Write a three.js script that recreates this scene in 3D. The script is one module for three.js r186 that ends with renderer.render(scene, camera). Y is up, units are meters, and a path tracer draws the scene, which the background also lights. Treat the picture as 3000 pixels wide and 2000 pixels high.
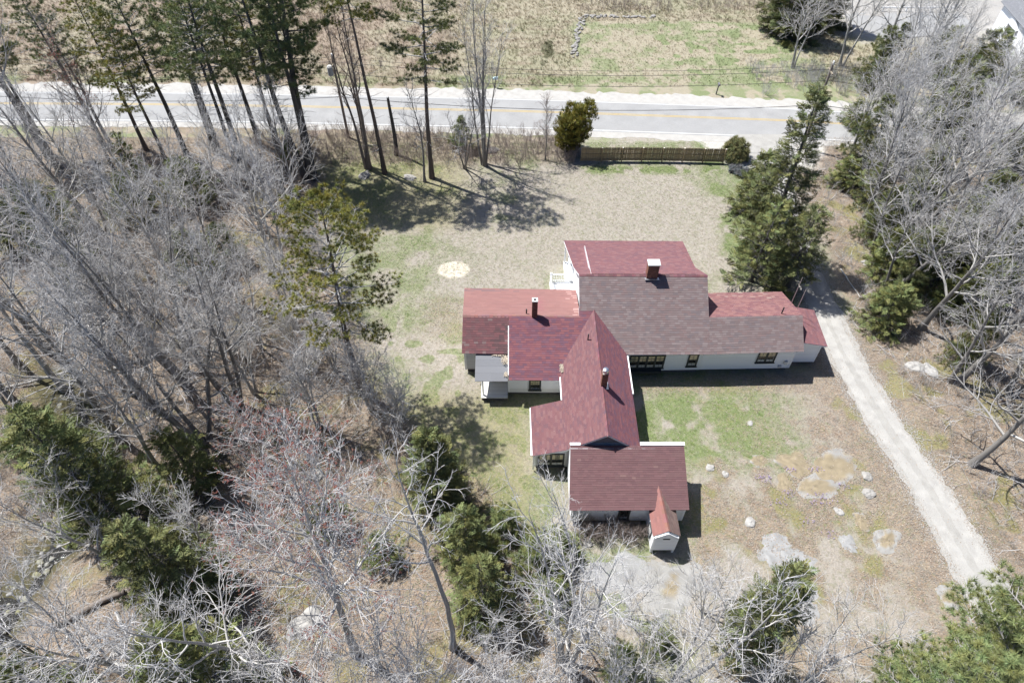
import * as THREE from 'three';
import { Sky } from 'three/addons/objects/Sky.js';
import { mergeGeometries } from 'three/addons/utils/BufferGeometryUtils.js';

// ---------------------------------------------------------------- camera, sky, sun, exposure
const scene = new THREE.Scene();
const camera = new THREE.PerspectiveCamera(53.13, 1.5, 0.5, 3000);
camera.position.set(0, 44, 0);
camera.rotation.x = -48.8 * Math.PI / 180;
scene.add(camera);

const renderer = new THREE.WebGLRenderer({ antialias: true });
renderer.toneMapping = THREE.LinearToneMapping;
renderer.toneMappingExposure = 1.75;
renderer.shadowMap.enabled = true;

const SUN = new THREE.Vector3(-0.47, 1, -0.31).normalize();
const sky = new Sky();
sky.name = 'sky';
sky.userData.kind = 'structure';
sky.scale.setScalar(2000);
sky.material.uniforms.sunPosition.value.copy(SUN);
sky.material.uniforms.turbidity.value = 3;
sky.material.uniforms.rayleigh.value = 0.6;
sky.material.uniforms.mieCoefficient.value = 0.004;
scene.add(sky);
scene.environmentIntensity = 0.12;

const sun = new THREE.DirectionalLight(new THREE.Color(1, 0.985, 0.962), 4.6);
sun.position.copy(SUN).multiplyScalar(200).add(new THREE.Vector3(0, 0, -45));
sun.target.position.set(0, 0, -45);
sun.castShadow = true;
sun.shadow.mapSize.set(4096, 4096);
sun.shadow.radius = 1.2;
Object.assign(sun.shadow.camera, { left: -110, right: 110, top: 110, bottom: -110, near: 1, far: 500 });
scene.add(sun, sun.target);

// ---------------------------------------------------------------- helpers
const V = (x, y, z) => new THREE.Vector3(x, y, z);
const UP = V(0, 1, 0);
const lerp = (a, b, t) => a + (b - a) * t;
const clamp = (v, a, b) => Math.min(b, Math.max(a, v));
const smooth = (a, b, v) => { const t = clamp((v - a) / (b - a), 0, 1); return t * t * (3 - 2 * t); };
function rng(seed) {
  let a = (seed * 2654435761) >>> 0;
  return () => {
    a = (a + 0x6D2B79F5) | 0;
    let t = Math.imul(a ^ (a >>> 15), 1 | a);
    t = (t + Math.imul(t ^ (t >>> 7), 61 | t)) ^ t;
    return ((t ^ (t >>> 14)) >>> 0) / 4294967296;
  };
}
const PERM = new Float32Array(65536);
{ const r = rng(77); for (let i = 0; i < 65536; i++) PERM[i] = r(); }
const hash2 = (i, j) => PERM[(Math.imul(i, 73) + Math.imul(j, 9973) + Math.imul(i ^ (j << 4), 31)) & 65535];
function noise(x, y) {
  const i = Math.floor(x), j = Math.floor(y);
  let u = x - i, v = y - j; u = u * u * (3 - 2 * u); v = v * v * (3 - 2 * v);
  const a = hash2(i, j), b = hash2(i + 1, j), c = hash2(i, j + 1), d = hash2(i + 1, j + 1);
  return a + (b - a) * u + (c - a) * v + (a - b - c + d) * u * v;
}
const fbm = (x, y) => noise(x, y) * 0.5 + noise(x * 2.1 + 11.3, y * 2.1 + 4.7) * 0.3 + noise(x * 4.3 + 3.1, y * 4.3 + 8.9) * 0.2;

const taken = new Map();
function numbered(name) {
  const n = taken.get(name) || 0; taken.set(name, n + 1);
  return n ? `${name}_${String(n).padStart(3, '0')}` : name;
}
function tag(o, label, category, group, kind) {
  o.userData = { label, category };
  if (group) o.userData.group = group;
  if (kind) o.userData.kind = kind;
  return o;
}
function thing(name, label, category, pos = [0, 0, 0], turn = 0, group) {
  const g = new THREE.Group(); g.name = numbered(name); g.position.set(...pos); g.rotation.y = turn;
  scene.add(g); return tag(g, label, category, group);
}
function part(name, geometry, material, parent) {
  const m = new THREE.Mesh(geometry, material); m.name = name; m.castShadow = m.receiveShadow = true; parent.add(m); return m;
}
function struct(name, geometry, material) {
  const m = part(numbered(name), geometry, material, scene); m.userData.kind = 'structure'; return m;
}
const mat = (r, g, b, rough = 0.9, extra = {}) => new THREE.MeshStandardMaterial({ color: new THREE.Color().setRGB(r, g, b), roughness: rough, ...extra });

// a collector of triangles with normals and colours
class TB {
  constructor() { this.p = []; this.n = []; this.c = []; this.i = []; }
  get count() { return this.p.length / 3; }
  vert(p, n, c) { this.p.push(p.x, p.y, p.z); this.n.push(n.x, n.y, n.z); this.c.push(c[0], c[1], c[2]); return this.count - 1; }
  quad(a, b, c, d, col = [1, 1, 1]) {
    const n = V(0, 0, 0).crossVectors(b.clone().sub(a), d.clone().sub(a));
    if (n.lengthSq() < 1e-14) n.crossVectors(c.clone().sub(b), d.clone().sub(b));
    n.normalize();
    const k = this.vert(a, n, col); this.vert(b, n, col); this.vert(c, n, col); this.vert(d, n, col);
    this.i.push(k, k + 1, k + 2, k, k + 2, k + 3);
  }
  tri(a, b, c, col = [1, 1, 1]) {
    const n = V(0, 0, 0).crossVectors(b.clone().sub(a), c.clone().sub(a)).normalize();
    const k = this.vert(a, n, col); this.vert(b, n, col); this.vert(c, n, col);
    this.i.push(k, k + 1, k + 2);
  }
  box(x0, x1, y0, y1, z0, z1, col = [1, 1, 1]) {
    const P = (i, j, k) => V(i ? x1 : x0, j ? y1 : y0, k ? z1 : z0);
    this.quad(P(0, 0, 1), P(1, 0, 1), P(1, 1, 1), P(0, 1, 1), col);
    this.quad(P(1, 0, 0), P(0, 0, 0), P(0, 1, 0), P(1, 1, 0), col);
    this.quad(P(1, 0, 1), P(1, 0, 0), P(1, 1, 0), P(1, 1, 1), col);
    this.quad(P(0, 0, 0), P(0, 0, 1), P(0, 1, 1), P(0, 1, 0), col);
    this.quad(P(0, 1, 1), P(1, 1, 1), P(1, 1, 0), P(0, 1, 0), col);
    this.quad(P(0, 0, 0), P(1, 0, 0), P(1, 0, 1), P(0, 0, 1), col);
    return this;
  }
  // a tapered tube along points; col is a function (ring, side) or undefined
  tube(path, radii, sides, col) {
    let ref = V(0.31, 0.13, 0.94), base = this.count;
    const u = V(0, 0, 0), w = V(0, 0, 0), t = V(0, 0, 0);
    for (let k = 0; k < path.length; k++) {
      t.copy(path[Math.min(k + 1, path.length - 1)]).sub(path[Math.max(k - 1, 0)]).normalize();
      u.crossVectors(t, ref); if (u.lengthSq() < 1e-4) u.crossVectors(t, V(1, 0, 0));
      u.normalize(); w.crossVectors(t, u).normalize(); ref = w.clone().cross(t).cross(t).negate().lengthSq() > 0 ? ref : ref;
      for (let s = 0; s < sides; s++) {
        const a = s / sides * Math.PI * 2, ca = Math.cos(a), sa = Math.sin(a), r = radii[k];
        const nx = u.x * ca + w.x * sa, ny = u.y * ca + w.y * sa, nz = u.z * ca + w.z * sa;
        this.p.push(path[k].x + nx * r, path[k].y + ny * r, path[k].z + nz * r); this.n.push(nx, ny, nz);
        const c = col ? col(k, s) : [1, 1, 1]; this.c.push(c[0], c[1], c[2]);
      }
    }
    for (let k = 0; k < path.length - 1; k++) for (let s = 0; s < sides; s++) {
      const a = base + k * sides + s, b = base + k * sides + (s + 1) % sides;
      this.i.push(a, b, b + sides, a, b + sides, a + sides);
    }
  }
  geo() {
    const g = new THREE.BufferGeometry();
    g.setAttribute('position', new THREE.Float32BufferAttribute(this.p, 3));
    g.setAttribute('normal', new THREE.Float32BufferAttribute(this.n, 3));
    g.setAttribute('color', new THREE.Float32BufferAttribute(this.c, 3));
    g.setIndex(this.i); return g;
  }
}
const boxGeo = (x0, x1, y0, y1, z0, z1) => new TB().box(x0, x1, y0, y1, z0, z1).geo();
function instanced(name, geo, material, matrices, colors, parent, kind = 'stuff') {
  const m = new THREE.InstancedMesh(geo, material, matrices.length);
  matrices.forEach((x, i) => m.setMatrixAt(i, x));
  if (colors) colors.forEach((c, i) => m.setColorAt(i, c));
  m.name = name; m.castShadow = m.receiveShadow = true; if (kind) m.userData.kind = kind;
  parent.add(m); return m;
}
const Q = new THREE.Quaternion(), Q2 = new THREE.Quaternion();
function placed(p, dir, roll, s) {
  Q.setFromUnitVectors(UP, dir); Q2.setFromAxisAngle(UP, roll); Q.multiply(Q2);
  return new THREE.Matrix4().compose(p, Q, typeof s === 'number' ? V(s, s, s) : s);
}
function dataTexture(w, h, fn, srgb) {
  const d = new Uint8Array(w * h * 4), o = [0, 0, 0];
  const enc = v => { v = clamp(v, 0, 1); return 255 * (srgb ? (v <= 0.0031308 ? v * 12.92 : 1.055 * Math.pow(v, 1 / 2.4) - 0.055) : v); };
  for (let j = 0, k = 0; j < h; j++) for (let i = 0; i < w; i++, k += 4) { fn(i, j, o); d[k] = enc(o[0]); d[k + 1] = enc(o[1]); d[k + 2] = enc(o[2]); d[k + 3] = 255; }
  const t = new THREE.DataTexture(d, w, h); t.magFilter = THREE.LinearFilter; t.minFilter = THREE.LinearMipmapLinearFilter; t.generateMipmaps = true;
  t.wrapS = t.wrapT = THREE.RepeatWrapping; if (srgb) t.colorSpace = THREE.SRGBColorSpace; t.needsUpdate = true; return t;
}

// ---------------------------------------------------------------- the lie of the land (metres; x right, -z away)
const pl = (pts, v) => { // piecewise-linear y over sorted x
  if (v <= pts[0][0]) return pts[0][1];
  for (let k = 1; k < pts.length; k++) if (v <= pts[k][0]) return lerp(pts[k - 1][1], pts[k][1], (v - pts[k - 1][0]) / (pts[k][0] - pts[k - 1][0]));
  return pts[pts.length - 1][1];
};
const YELLOW = [[-140, -78.3], [-63, -77.5], [-46, -77.34], [-25, -76.75], [0, -75.75], [11, -75.1], [33, -73.6], [44, -72.4], [70, -69], [110, -62]];
const roadZ = x => pl(YELLOW, x);
const DRIVE = [[-71, 29.4], [-66, 29.0], [-57.4, 28.2], [-51.2, 27.95], [-45.1, 27.9], [-39.7, 27.85], [-35.8, 28.05], [-31.4, 28.7], [-27.8, 29.4], [-24.5, 30.0], [-20.8, 30.5], [-17, 30.9], [-8, 32.5], [6, 35], [30, 38]];
const driveX = z => pl(DRIVE, z);
const WOODW = [[-72, -26], [-66, -25], [-61, -20], [-55, -19], [-48, -17], [-43, -14.5], [-38, -12.5], [-33, -10.5], [-29, -7.5], [-25, -3], [-21, 2], [-17, 5], [-12, 6]];
const woodEdge = z => pl(WOODW, z); // left of this is wood
function woodAmount(x, z) { // 1 inside the woods
  if (z < -70) return 0;
  const n = (fbm(x * 0.22 + 5, z * 0.22) - 0.5) * 4;
  const left = smooth(1.5, -1.5, x - woodEdge(z) + n);
  const right = smooth(-1, 1.5, x - driveX(z) - 2.2 + n * 0.5);
  return Math.max(left, right);
}
const STREAM = [[-34, -9], [-33.2, -14], [-32.2, -17.5], [-31, -20.5], [-30.4, -24], [-33, -29], [-38, -35]];
function streamDist(x, z) {
  let d = 99;
  for (let k = 1; k < STREAM.length; k++) {
    const [ax, az] = STREAM[k - 1], [bx, bz] = STREAM[k], ux = bx - ax, uz = bz - az;
    const t = clamp(((x - ax) * ux + (z - az) * uz) / (ux * ux + uz * uz), 0, 1);
    d = Math.min(d, Math.hypot(x - ax - ux * t, z - az - uz * t));
  }
  return d;
}
function groundY(x, z) {
  const w = woodAmount(x, z) * smooth(-69, -66, z);
  let y = w * ((fbm(x * 0.16, z * 0.16) - 0.5) * 0.7 + (noise(x * 0.7, z * 0.7) - 0.5) * 0.14);
  const sd = streamDist(x, z);
  if (sd < 5) y -= 0.75 * smooth(4.2, 0.6, sd);
  if (z < -84) y += (fbm(x * 0.12, z * 0.3) - 0.5) * 0.5 * smooth(-84, -88, z);
  return y;
}
const CLEAR = [0.8, 0.8, 0.8];
// what lies on the ground: writes a base colour, returns weights used for scattering
const zoneOut = { litter: 0, green: 0, straw: 0, field: 0 };
function zone(x, z, o) {
  const nA = fbm(x * 0.18 + 31, z * 0.18 + 7), nB = fbm(x * 0.6 + 3, z * 0.6 + 40), nC = noise(x * 2.3, z * 2.3), nD = noise(x * 5.1 + 9, z * 5.1);
  const wood = woodAmount(x, z);
  let r, g, b, litter = 0, green = 0, straw = 0, field = 0;
  if (z < -70) { // verge and field beyond the road
    const mown = smooth(8.2, 9.2, x + (nB - 0.5)) * smooth(44, 38, x) * smooth(-100.5, -99.5, z);
    let gr = smooth(0.5, 0.75, nB * 0.6 + nA * 0.5 + nC * 0.12) * (0.25 + 0.5 * mown);
    gr = Math.max(gr, smooth(0.62, 0.7, noise(x * 0.9 + 4, z * 0.9)) * smooth(14, 22, x) * mown * 0.9, smooth(-85.5, -83.6, z) * smooth(0.35, 0.6, nB) * 0.8);
    const dark = smooth(0.55, 0.7, fbm(x * 0.35 + 60, z * 0.9)) * (1 - mown) * 0.4;
    r = lerp(0.325, 0.175, gr); g = lerp(0.285, 0.21, gr); b = lerp(0.205, 0.092, gr);
    const pink = smooth(-4, -12, x) * smooth(0.35, 0.6, nA);
    r = lerp(r, 0.27, pink * 0.7); g = lerp(g, 0.2, pink * 0.7); b = lerp(b, 0.155, pink * 0.7);
    r = lerp(r, 0.17, dark); g = lerp(g, 0.125, dark); b = lerp(b, 0.085, dark);
    const bog = smooth(1.3, 0.4, Math.abs(x - 4.6 - (nB - 0.5) * 3)) * smooth(-97, -94, z) * smooth(-85, -88, z) * smooth(0.42, 0.6, nB);
    r = lerp(r, 0.09, bog); g = lerp(g, 0.085, bog); b = lerp(b, 0.045, bog);
    if (x > 44) { const gv = smooth(44, 50, x) * smooth(-92, -97, z + (nB - 0.5) * 4); r = lerp(r, 0.36, gv); g = lerp(g, 0.34, gv); b = lerp(b, 0.31, gv); }
    field = 1 - gr * 0.4; green = gr * 0.6;
  } else {
    // lawns
    const yard = smooth(8.6, 9.4, x) * smooth(24.5, 19, x + (nB - 0.5) * 7) * smooth(-25.2, -27.2, z + (nB - 0.5) * 4) * smooth(-36, -35, z);
    const se = smooth(11, 13, x) * smooth(-36, -34, z) * (1 - yard);
    const thatch = smooth(1.25, 0.7, Math.hypot((x - 12.5) / 11.5, (z + 54.5) / 9.5) + (nA - 0.5) * 0.9);
    const thatch2 = smooth(1.2, 0.7, Math.hypot((x + 1) / 6, (z + 49) / 5.5) + (nA - 0.5) * 0.8) * 0.75;
    let gr = smooth(0.4, 0.72, nA * 0.55 + nB * 0.5) * 0.62;
    gr = lerp(gr, 0.12 * nC, Math.max(thatch, thatch2));
    gr = Math.max(gr, yard * smooth(0.16, 0.5, nB) * 0.82);
    const rim = smooth(1.4, 0.3, Math.abs(z + 63.6)) * smooth(6, 9, x); gr = Math.max(gr, rim * smooth(0.3, 0.5, nB) * 0.85);
    const rimE = smooth(2.6, 0.5, Math.abs(x - 22.6 + (nB - 0.5) * 3)) * smooth(-44, -48, z); gr = Math.max(gr, rimE * smooth(0.35, 0.55, nB) * 0.8);
    const clover = smooth(0.66, 0.74, noise(x * 1.15 + 7, z * 1.15)) * smooth(-46, -42, z) * (1 - se); gr = Math.max(gr, clover * 0.6);
    const olive = smooth(-2, -8, x) * smooth(-52, -55, z) + smooth(3, 0, x) * smooth(-34.5, -31.5, z);
    // dry grass / olive / green
    r = lerp(0.335, 0.175, gr); g = lerp(0.297, 0.215, gr); b = lerp(0.25, 0.072, gr);
    r = lerp(r, 0.235, clamp(olive, 0, 1) * 0.65); g = lerp(g, 0.215, clamp(olive, 0, 1) * 0.65); b = lerp(b, 0.09, clamp(olive, 0, 1) * 0.65);
    straw = 1 - gr; green = gr;
    const spots = smooth(0.68, 0.8, nD) * 0.35 * (1 - yard);
    r = lerp(r, 0.14, spots); g = lerp(g, 0.155, spots); b = lerp(b, 0.06, spots);
    const sand = smooth(1.1, 0.75, Math.hypot((x + 5.55) / 1.5, (z + 47.5) / 1.15) + (nB - 0.5) * 0.5);
    r = lerp(r, 0.6, sand); g = lerp(g, 0.54, sand); b = lerp(b, 0.43, sand);
    // leaf litter
    const driveSide = smooth(6.5, 2.2, driveX(z) - x + (nB - 0.5) * 5) * smooth(-44, -38, z);
    const seL = se * smooth(0.3, 0.58, nB + (nA - 0.5) * 0.6) * 0.9;
    const eaves = smooth(-35.6, -34.6, z) * smooth(-32.2, -33.6, z) * smooth(9, 11, x) * smooth(27, 25, x);
    litter = clamp(Math.max(wood, driveSide * 0.9, seL, eaves * 0.7, yard * smooth(14, 22, x + nC * 4) * 0.55 * nC, smooth(-9.5, -6, x) * smooth(-3.4, -4.6, x) * smooth(-37, -40, z) * smooth(-45, -43, z) * nB * 0.8), 0, 1);
    litter *= (1 - sand);
    const hue = nC * 0.5 + nD * 0.5;
    let lr = lerp(0.17, 0.32, hue), lg = lerp(0.132, 0.255, hue), lb = lerp(0.1, 0.19, hue);
    const damp = smooth(0.5, 0.68, fbm(x * 0.5 + 9, z * 0.5 + 71)) * wood * 0.6; lr = lerp(lr, 0.12, damp); lg = lerp(lg, 0.095, damp); lb = lerp(lb, 0.07, damp);
    const moss = smooth(0.56, 0.72, fbm(x * 0.42 + 80, z * 0.42 + 15)) * (x > 12 ? 0.75 : 0.55);
    lr = lerp(lr, 0.2, moss); lg = lerp(lg, 0.185, moss); lb = lerp(lb, 0.065, moss);
    r = lerp(r, lr, litter); g = lerp(g, lg, litter); b = lerp(b, lb, litter);
    straw *= 1 - litter; green *= 1 - litter * 0.9; litter *= 1 - moss * 0.7;
    // brush strip between lawn and road
    const strip = smooth(-64, -66, z + (nB - 0.5) * 2.5) * smooth(8, 5.5, x) * smooth(-71, -69.5, z);
    r = lerp(r, 0.255, strip * 0.8); g = lerp(g, 0.205, strip * 0.8); b = lerp(b, 0.15, strip * 0.8);
    const sd = streamDist(x, z); const wet = smooth(2.6, 0.9, sd + (nB - 0.5) * 1.4);
    r = lerp(r, 0.085, wet); g = lerp(g, 0.075, wet); b = lerp(b, 0.035, wet); litter *= 1 - wet;
    // gravel apron by the road end of the drive
    const apron = smooth(5.2, 3.8, Math.abs(x - 29) - smooth(-63, -70, z) * 3 + (nB - 0.5)) * smooth(-62.5, -64.5, z);
    r = lerp(r, 0.46, apron); g = lerp(g, 0.435, apron); b = lerp(b, 0.385, apron); straw *= 1 - apron; green *= 1 - apron; litter *= 1 - apron;
  }
  zoneOut.litter = litter; zoneOut.green = green; zoneOut.straw = straw; zoneOut.field = field;
  o[0] = r; o[1] = g; o[2] = b;
}

// ---------------------------------------------------------------- ground
const GX0 = -84, GZ0 = -118, GW = 168, GD = 122; // the patch the colour map covers
const gr = rng(5);
const groundMap = dataTexture(2048, 2048, (i, j, o) => {
  const x = GX0 + (i + 0.5) / 2048 * GW, z = GZ0 + (j + 0.5) / 2048 * GD;
  zone(x, z, o);
  const k = 0.88 + 0.24 * gr() + zoneOut.litter * (gr() - 0.5) * 0.5, t = (gr() - 0.5) * 0.05 * (0.4 + zoneOut.litter);
  o[0] = o[0] * k + t; o[1] = o[1] * k; o[2] = o[2] * k - t * 0.6;
}, true);
groundMap.wrapS = groundMap.wrapT = THREE.MirroredRepeatWrapping;
const grainRng = rng(9);
const bumpTex = dataTexture(512, 512, (i, j, o) => {
  const v = 0.35 * noise(i * 0.06, j * 0.06) + 0.35 * noise(i * 0.21, j * 0.21) + 0.3 * grainRng(); o[0] = o[1] = o[2] = v;
}, false);
const bumpFor = (rx, ry) => { const t = bumpTex.clone(); t.repeat.set(rx, ry); t.needsUpdate = true; return t; };
{
  const axis = (a, b, step, far) => { const v = []; for (let k = a; k <= b + 1e-6; k += step) v.push(k); let s = step; while (v[v.length - 1] < far[1]) { s *= 1.5; v.push(v[v.length - 1] + s); } s = step; while (v[0] > far[0]) { s *= 1.5; v.unshift(v[0] - s); } return v; };
  const xs = axis(-84, 84, 0.6, [-900, 900]), zs = axis(-118, 2, 0.6, [-1200, 500]);
  const pos = [], uv = [], idx = [];
  for (const z of zs) for (const x of xs) { pos.push(x, groundY(x, z), z); uv.push((x - GX0) / GW, (z - GZ0) / GD); }
  for (let j = 0; j < zs.length - 1; j++) for (let i = 0; i < xs.length - 1; i++) { const a = j * xs.length + i, b = a + xs.length; idx.push(a, b, a + 1, a + 1, b, b + 1); }
  const g = new THREE.BufferGeometry();
  g.setAttribute('position', new THREE.Float32BufferAttribute(pos, 3)); g.setAttribute('uv', new THREE.Float32BufferAttribute(uv, 2)); g.setIndex(idx); g.computeVertexNormals();
  struct('ground', g, new THREE.MeshStandardMaterial({ map: groundMap, roughness: 1, bumpMap: bumpFor(60, 44), bumpScale: 0.05 }));
}

// strips that follow a line: list of [x, z] left edge and right edge
function strip(name, left, right, y, material, uvScale = 1) {
  const pos = [], uv = [], idx = [];
  left.forEach((l, k) => { const r = right[k]; pos.push(l[0], y, l[1], r[0], y, r[1]); uv.push(l[0] * uvScale, l[1] * uvScale, r[0] * uvScale, r[1] * uvScale); if (k) { const a = (k - 1) * 2; idx.push(a, a + 1, a + 3, a, a + 3, a + 2); } });
  const g = new THREE.BufferGeometry();
  g.setAttribute('position', new THREE.Float32BufferAttribute(pos, 3)); g.setAttribute('uv', new THREE.Float32BufferAttribute(uv, 2)); g.setIndex(idx); g.computeVertexNormals();
  if (g.attributes.normal.getY(0) < 0) { const ix = g.index.array; for (let k = 0; k < ix.length; k += 3) { const t = ix[k]; ix[k] = ix[k + 1]; ix[k + 1] = t; } g.computeVertexNormals(); }
  return struct(name, g, material);
}
const tex = (w, fn) => { const t = dataTexture(w, w, fn, true); return t; };
const tile = (f, i, j, w, s) => { // noise that repeats over w
  const u = i / w, v = j / w, a = f(u * s, v * s), b = f((u - 1) * s, v * s), c = f(u * s, (v - 1) * s), d = f((u - 1) * s, (v - 1) * s);
  return lerp(lerp(a, b, u), lerp(c, d, u), v);
};
const rr = rng(12);
const asphaltTex = tex(512, (i, j, o) => { const k = 0.84 + 0.2 * tile(noise, i, j, 512, 6) + 0.16 * (rr() - 0.5) + 0.1 * tile(noise, i, j, 512, 40); o[0] = 0.288 * k; o[1] = 0.283 * k; o[2] = 0.272 * k; });
asphaltTex.repeat.set(1, 1);
const gravelTex = tex(512, (i, j, o) => { const k = 0.78 + 0.25 * tile(noise, i, j, 512, 9) + 0.3 * (rr() - 0.5) + 0.12 * tile(noise, i, j, 512, 70); o[0] = 0.41 * k; o[1] = 0.39 * k; o[2] = 0.355 * k; });
const gravelMat = new THREE.MeshStandardMaterial({ map: gravelTex, roughness: 1, bumpMap: bumpFor(4, 4), bumpScale: 0.012 });
const asphaltMat = new THREE.MeshStandardMaterial({ map: asphaltTex, roughness: 0.93, bumpMap: bumpFor(6, 6), bumpScale: 0.004 });
const xsRoad = []; for (let x = -140; x <= 110; x += 0.5) xsRoad.push(x);
const off = (d, wob = 0, f = 0.8, seed = 0) => xsRoad.map(x => [x, roadZ(x) + d + (wob ? (fbm(x * f + seed, seed * 3.1) - 0.5) * wob + (noise(x * 1.9 + seed, seed) - 0.5) * wob * 0.5 : 0)]);
strip('road_shoulder', off(-5.0, 1.3, 0.4, 3), off(5.1, 0.9, 0.4, 17), 0.012, gravelMat, 0.25);
strip('road', off(-2.85, 0.16, 0.6, 5), off(3.95, 0.12, 0.6, 9), 0.02, asphaltMat, 0.16);
const yellowMat = mat(0.5, 0.36, 0.13, 0.8, { map: tex(128, (i, j, o) => { const k = 0.75 + 0.5 * rr() * tile(noise, i, j, 128, 7); o[0] = o[1] = o[2] = Math.min(1, k); }) });
const whiteLineMat = mat(0.72, 0.72, 0.7, 0.8, { map: yellowMat.map });
strip('yellow_line', off(-0.19), off(-0.07), 0.026, yellowMat, 0.6);
strip('yellow_line', off(0.07), off(0.19), 0.026, yellowMat, 0.6);
strip('edge_line', off(3.62), off(3.74), 0.026, whiteLineMat, 0.6);
strip('edge_line', off(-2.74), off(-2.64), 0.026, whiteLineMat, 0.6);
{ // the drive: a ragged gravel sheet, a paler packed track on either side of its crown
  const zs = []; for (let z = -70.6; z <= 14; z += 0.3) zs.push(z);
  const edge = (s, w, wob, seed) => zs.map(z => [driveX(z) + s * w + (fbm(z * 0.33 + seed * 5.1, seed) - 0.5) * wob * 1.4 + (hash2(Math.round(z * 10), seed * 7) - 0.5) * wob * 0.4, z]);
  const w0 = z => 1.42 + smooth(-60, -67, z) * 2;
  const e1 = zs.map((z, k) => [edge(-1, 0, 0.7, 4)[k][0] - w0(z), z]), e2 = zs.map((z, k) => [edge(1, 0, 0.7, 8)[k][0] + w0(z), z]);
  const m = new THREE.MeshStandardMaterial({ map: tex(512, (i, j, o) => { const k = 0.74 + 0.3 * tile(noise, i, j, 512, 9) + 0.3 * (rr() - 0.5) + 0.14 * tile(noise, i, j, 512, 60); o[0] = 0.345 * k; o[1] = 0.33 * k; o[2] = 0.3 * k; }), roughness: 1, bumpMap: bumpFor(4, 4), bumpScale: 0.015 });
  strip('driveway', e1, e2, 0.03, m, 0.25);
  const zt = zs.filter(z => z > -63), trackMat = m.clone(); trackMat.color.setRGB(1.12, 1.12, 1.13);
  for (const s of [-0.68, 0.68]) {
    const c = (d, seed) => zt.map(z => [driveX(z) + s + d + (fbm(z * 0.31 + seed * 7.3, seed) - 0.5) * 0.5 + (hash2(Math.round(z * 10), Math.round(seed * 31)) - 0.5) * 0.14, z]);
    strip('wheel_track', c(-0.42, 3 + s), c(0.42, 11 + s), 0.036, trackMat, 0.25);
  }
}
strip('parking_area', [[49, -103], [49, -97], [52, -94.5]].map(p => p), [[66.5, -103], [66.5, -98], [66.6, -97]], 0.06, asphaltMat, 0.16);

// ---------------------------------------------------------------- building kit
const paintTex = tex(256, (i, j, o) => { const k = 0.9 + 0.12 * tile(fbm, i, j, 256, 5) - 0.06 * rr(); o[0] = k; o[1] = k; o[2] = k * 0.99; });
const M = {
  white: mat(0.82, 0.82, 0.81, 0.65, { vertexColors: true }),
  trim: mat(0.82, 0.82, 0.81, 0.6, { vertexColors: true }),
  deck: mat(0.7, 0.69, 0.66, 0.75, { vertexColors: true }),
  shingle: new THREE.MeshStandardMaterial({ roughness: 0.95, vertexColors: true }),
  frame: mat(0.028, 0.034, 0.036, 0.5, { vertexColors: true }),
  sash: mat(0.05, 0.055, 0.055, 0.5, { vertexColors: true }),
  sashWhite: mat(0.6, 0.6, 0.58, 0.6, { vertexColors: true }),
  inside: mat(0.02, 0.02, 0.02, 0.95),
  curtain: mat(0.42, 0.36, 0.22, 0.95, { vertexColors: true }),
  shade: mat(0.5, 0.5, 0.47, 0.95),
  glass: new THREE.MeshPhysicalMaterial({ color: 0xffffff, roughness: 0.03, transmission: 1, thickness: 0, ior: 1.5 }),
  foundation: mat(0.11, 0.1, 0.095, 0.95, { vertexColors: true }),
  brick: mat(1, 1, 1, 0.92, { vertexColors: true }),
  mortar: mat(0.32, 0.29, 0.26, 0.95),
  cap: mat(0.55, 0.54, 0.51, 0.85),
  flashing: mat(0.5, 0.52, 0.55, 0.35, { metalness: 0.8 }),
  pipe: mat(0.05, 0.045, 0.045, 0.6),
  steel: mat(0.6, 0.61, 0.63, 0.3, { metalness: 0.9 }),
  oldwood: mat(0.3, 0.25, 0.18, 0.9, { vertexColors: true }),
};
const BROWN = [[0.1747, 0.1284, 0.1203], [0.1966, 0.1505, 0.1418], [0.1555, 0.1123, 0.1074], [0.214, 0.1725, 0.1632], [0.1747, 0.1154, 0.1074], [0.1441, 0.1184, 0.1203]];
const RED = [[0.1648, 0.0599, 0.0704], [0.136, 0.0551, 0.0733], [0.1936, 0.0694, 0.0733], [0.1071, 0.0599, 0.0873], [0.1524, 0.0719, 0.0915], [0.2142, 0.0791, 0.0789]];
const FRONTRED = [[0.1682, 0.0705, 0.0742], [0.1476, 0.0646, 0.0722], [0.1888, 0.0833, 0.0822], [0.1304, 0.0667, 0.0783], [0.2059, 0.1029, 0.1003]];
const CORAL = [[0.2398, 0.1163, 0.102], [0.2298, 0.1163, 0.1043], [0.2464, 0.1256, 0.1089], [0.2231, 0.1093, 0.0986]];
const DARKRED = [[0.1385, 0.0583, 0.0632], [0.165, 0.0673, 0.0702], [0.1188, 0.0571, 0.0618], [0.1847, 0.0752, 0.0759], [0.1319, 0.0725, 0.0729]];
const BARN = [[0.1191, 0.059, 0.0596], [0.1294, 0.0648, 0.0651], [0.1089, 0.0554, 0.058], [0.1362, 0.0706, 0.0706], [0.1225, 0.067, 0.0651]];
const PRIVY = [[0.2376, 0.1056, 0.0898], [0.2196, 0.1008, 0.087], [0.252, 0.1152, 0.0979], [0.2088, 0.1008, 0.0898]];
const GREYROLL = [[0.17, 0.172, 0.18], [0.18, 0.182, 0.19], [0.16, 0.163, 0.172]];
const AGED = [[0.1425, 0.09, 0.075], [0.165, 0.105, 0.09], [0.1275, 0.0825, 0.075], [0.18, 0.1275, 0.105]];

const sR = rng(41);
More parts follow.
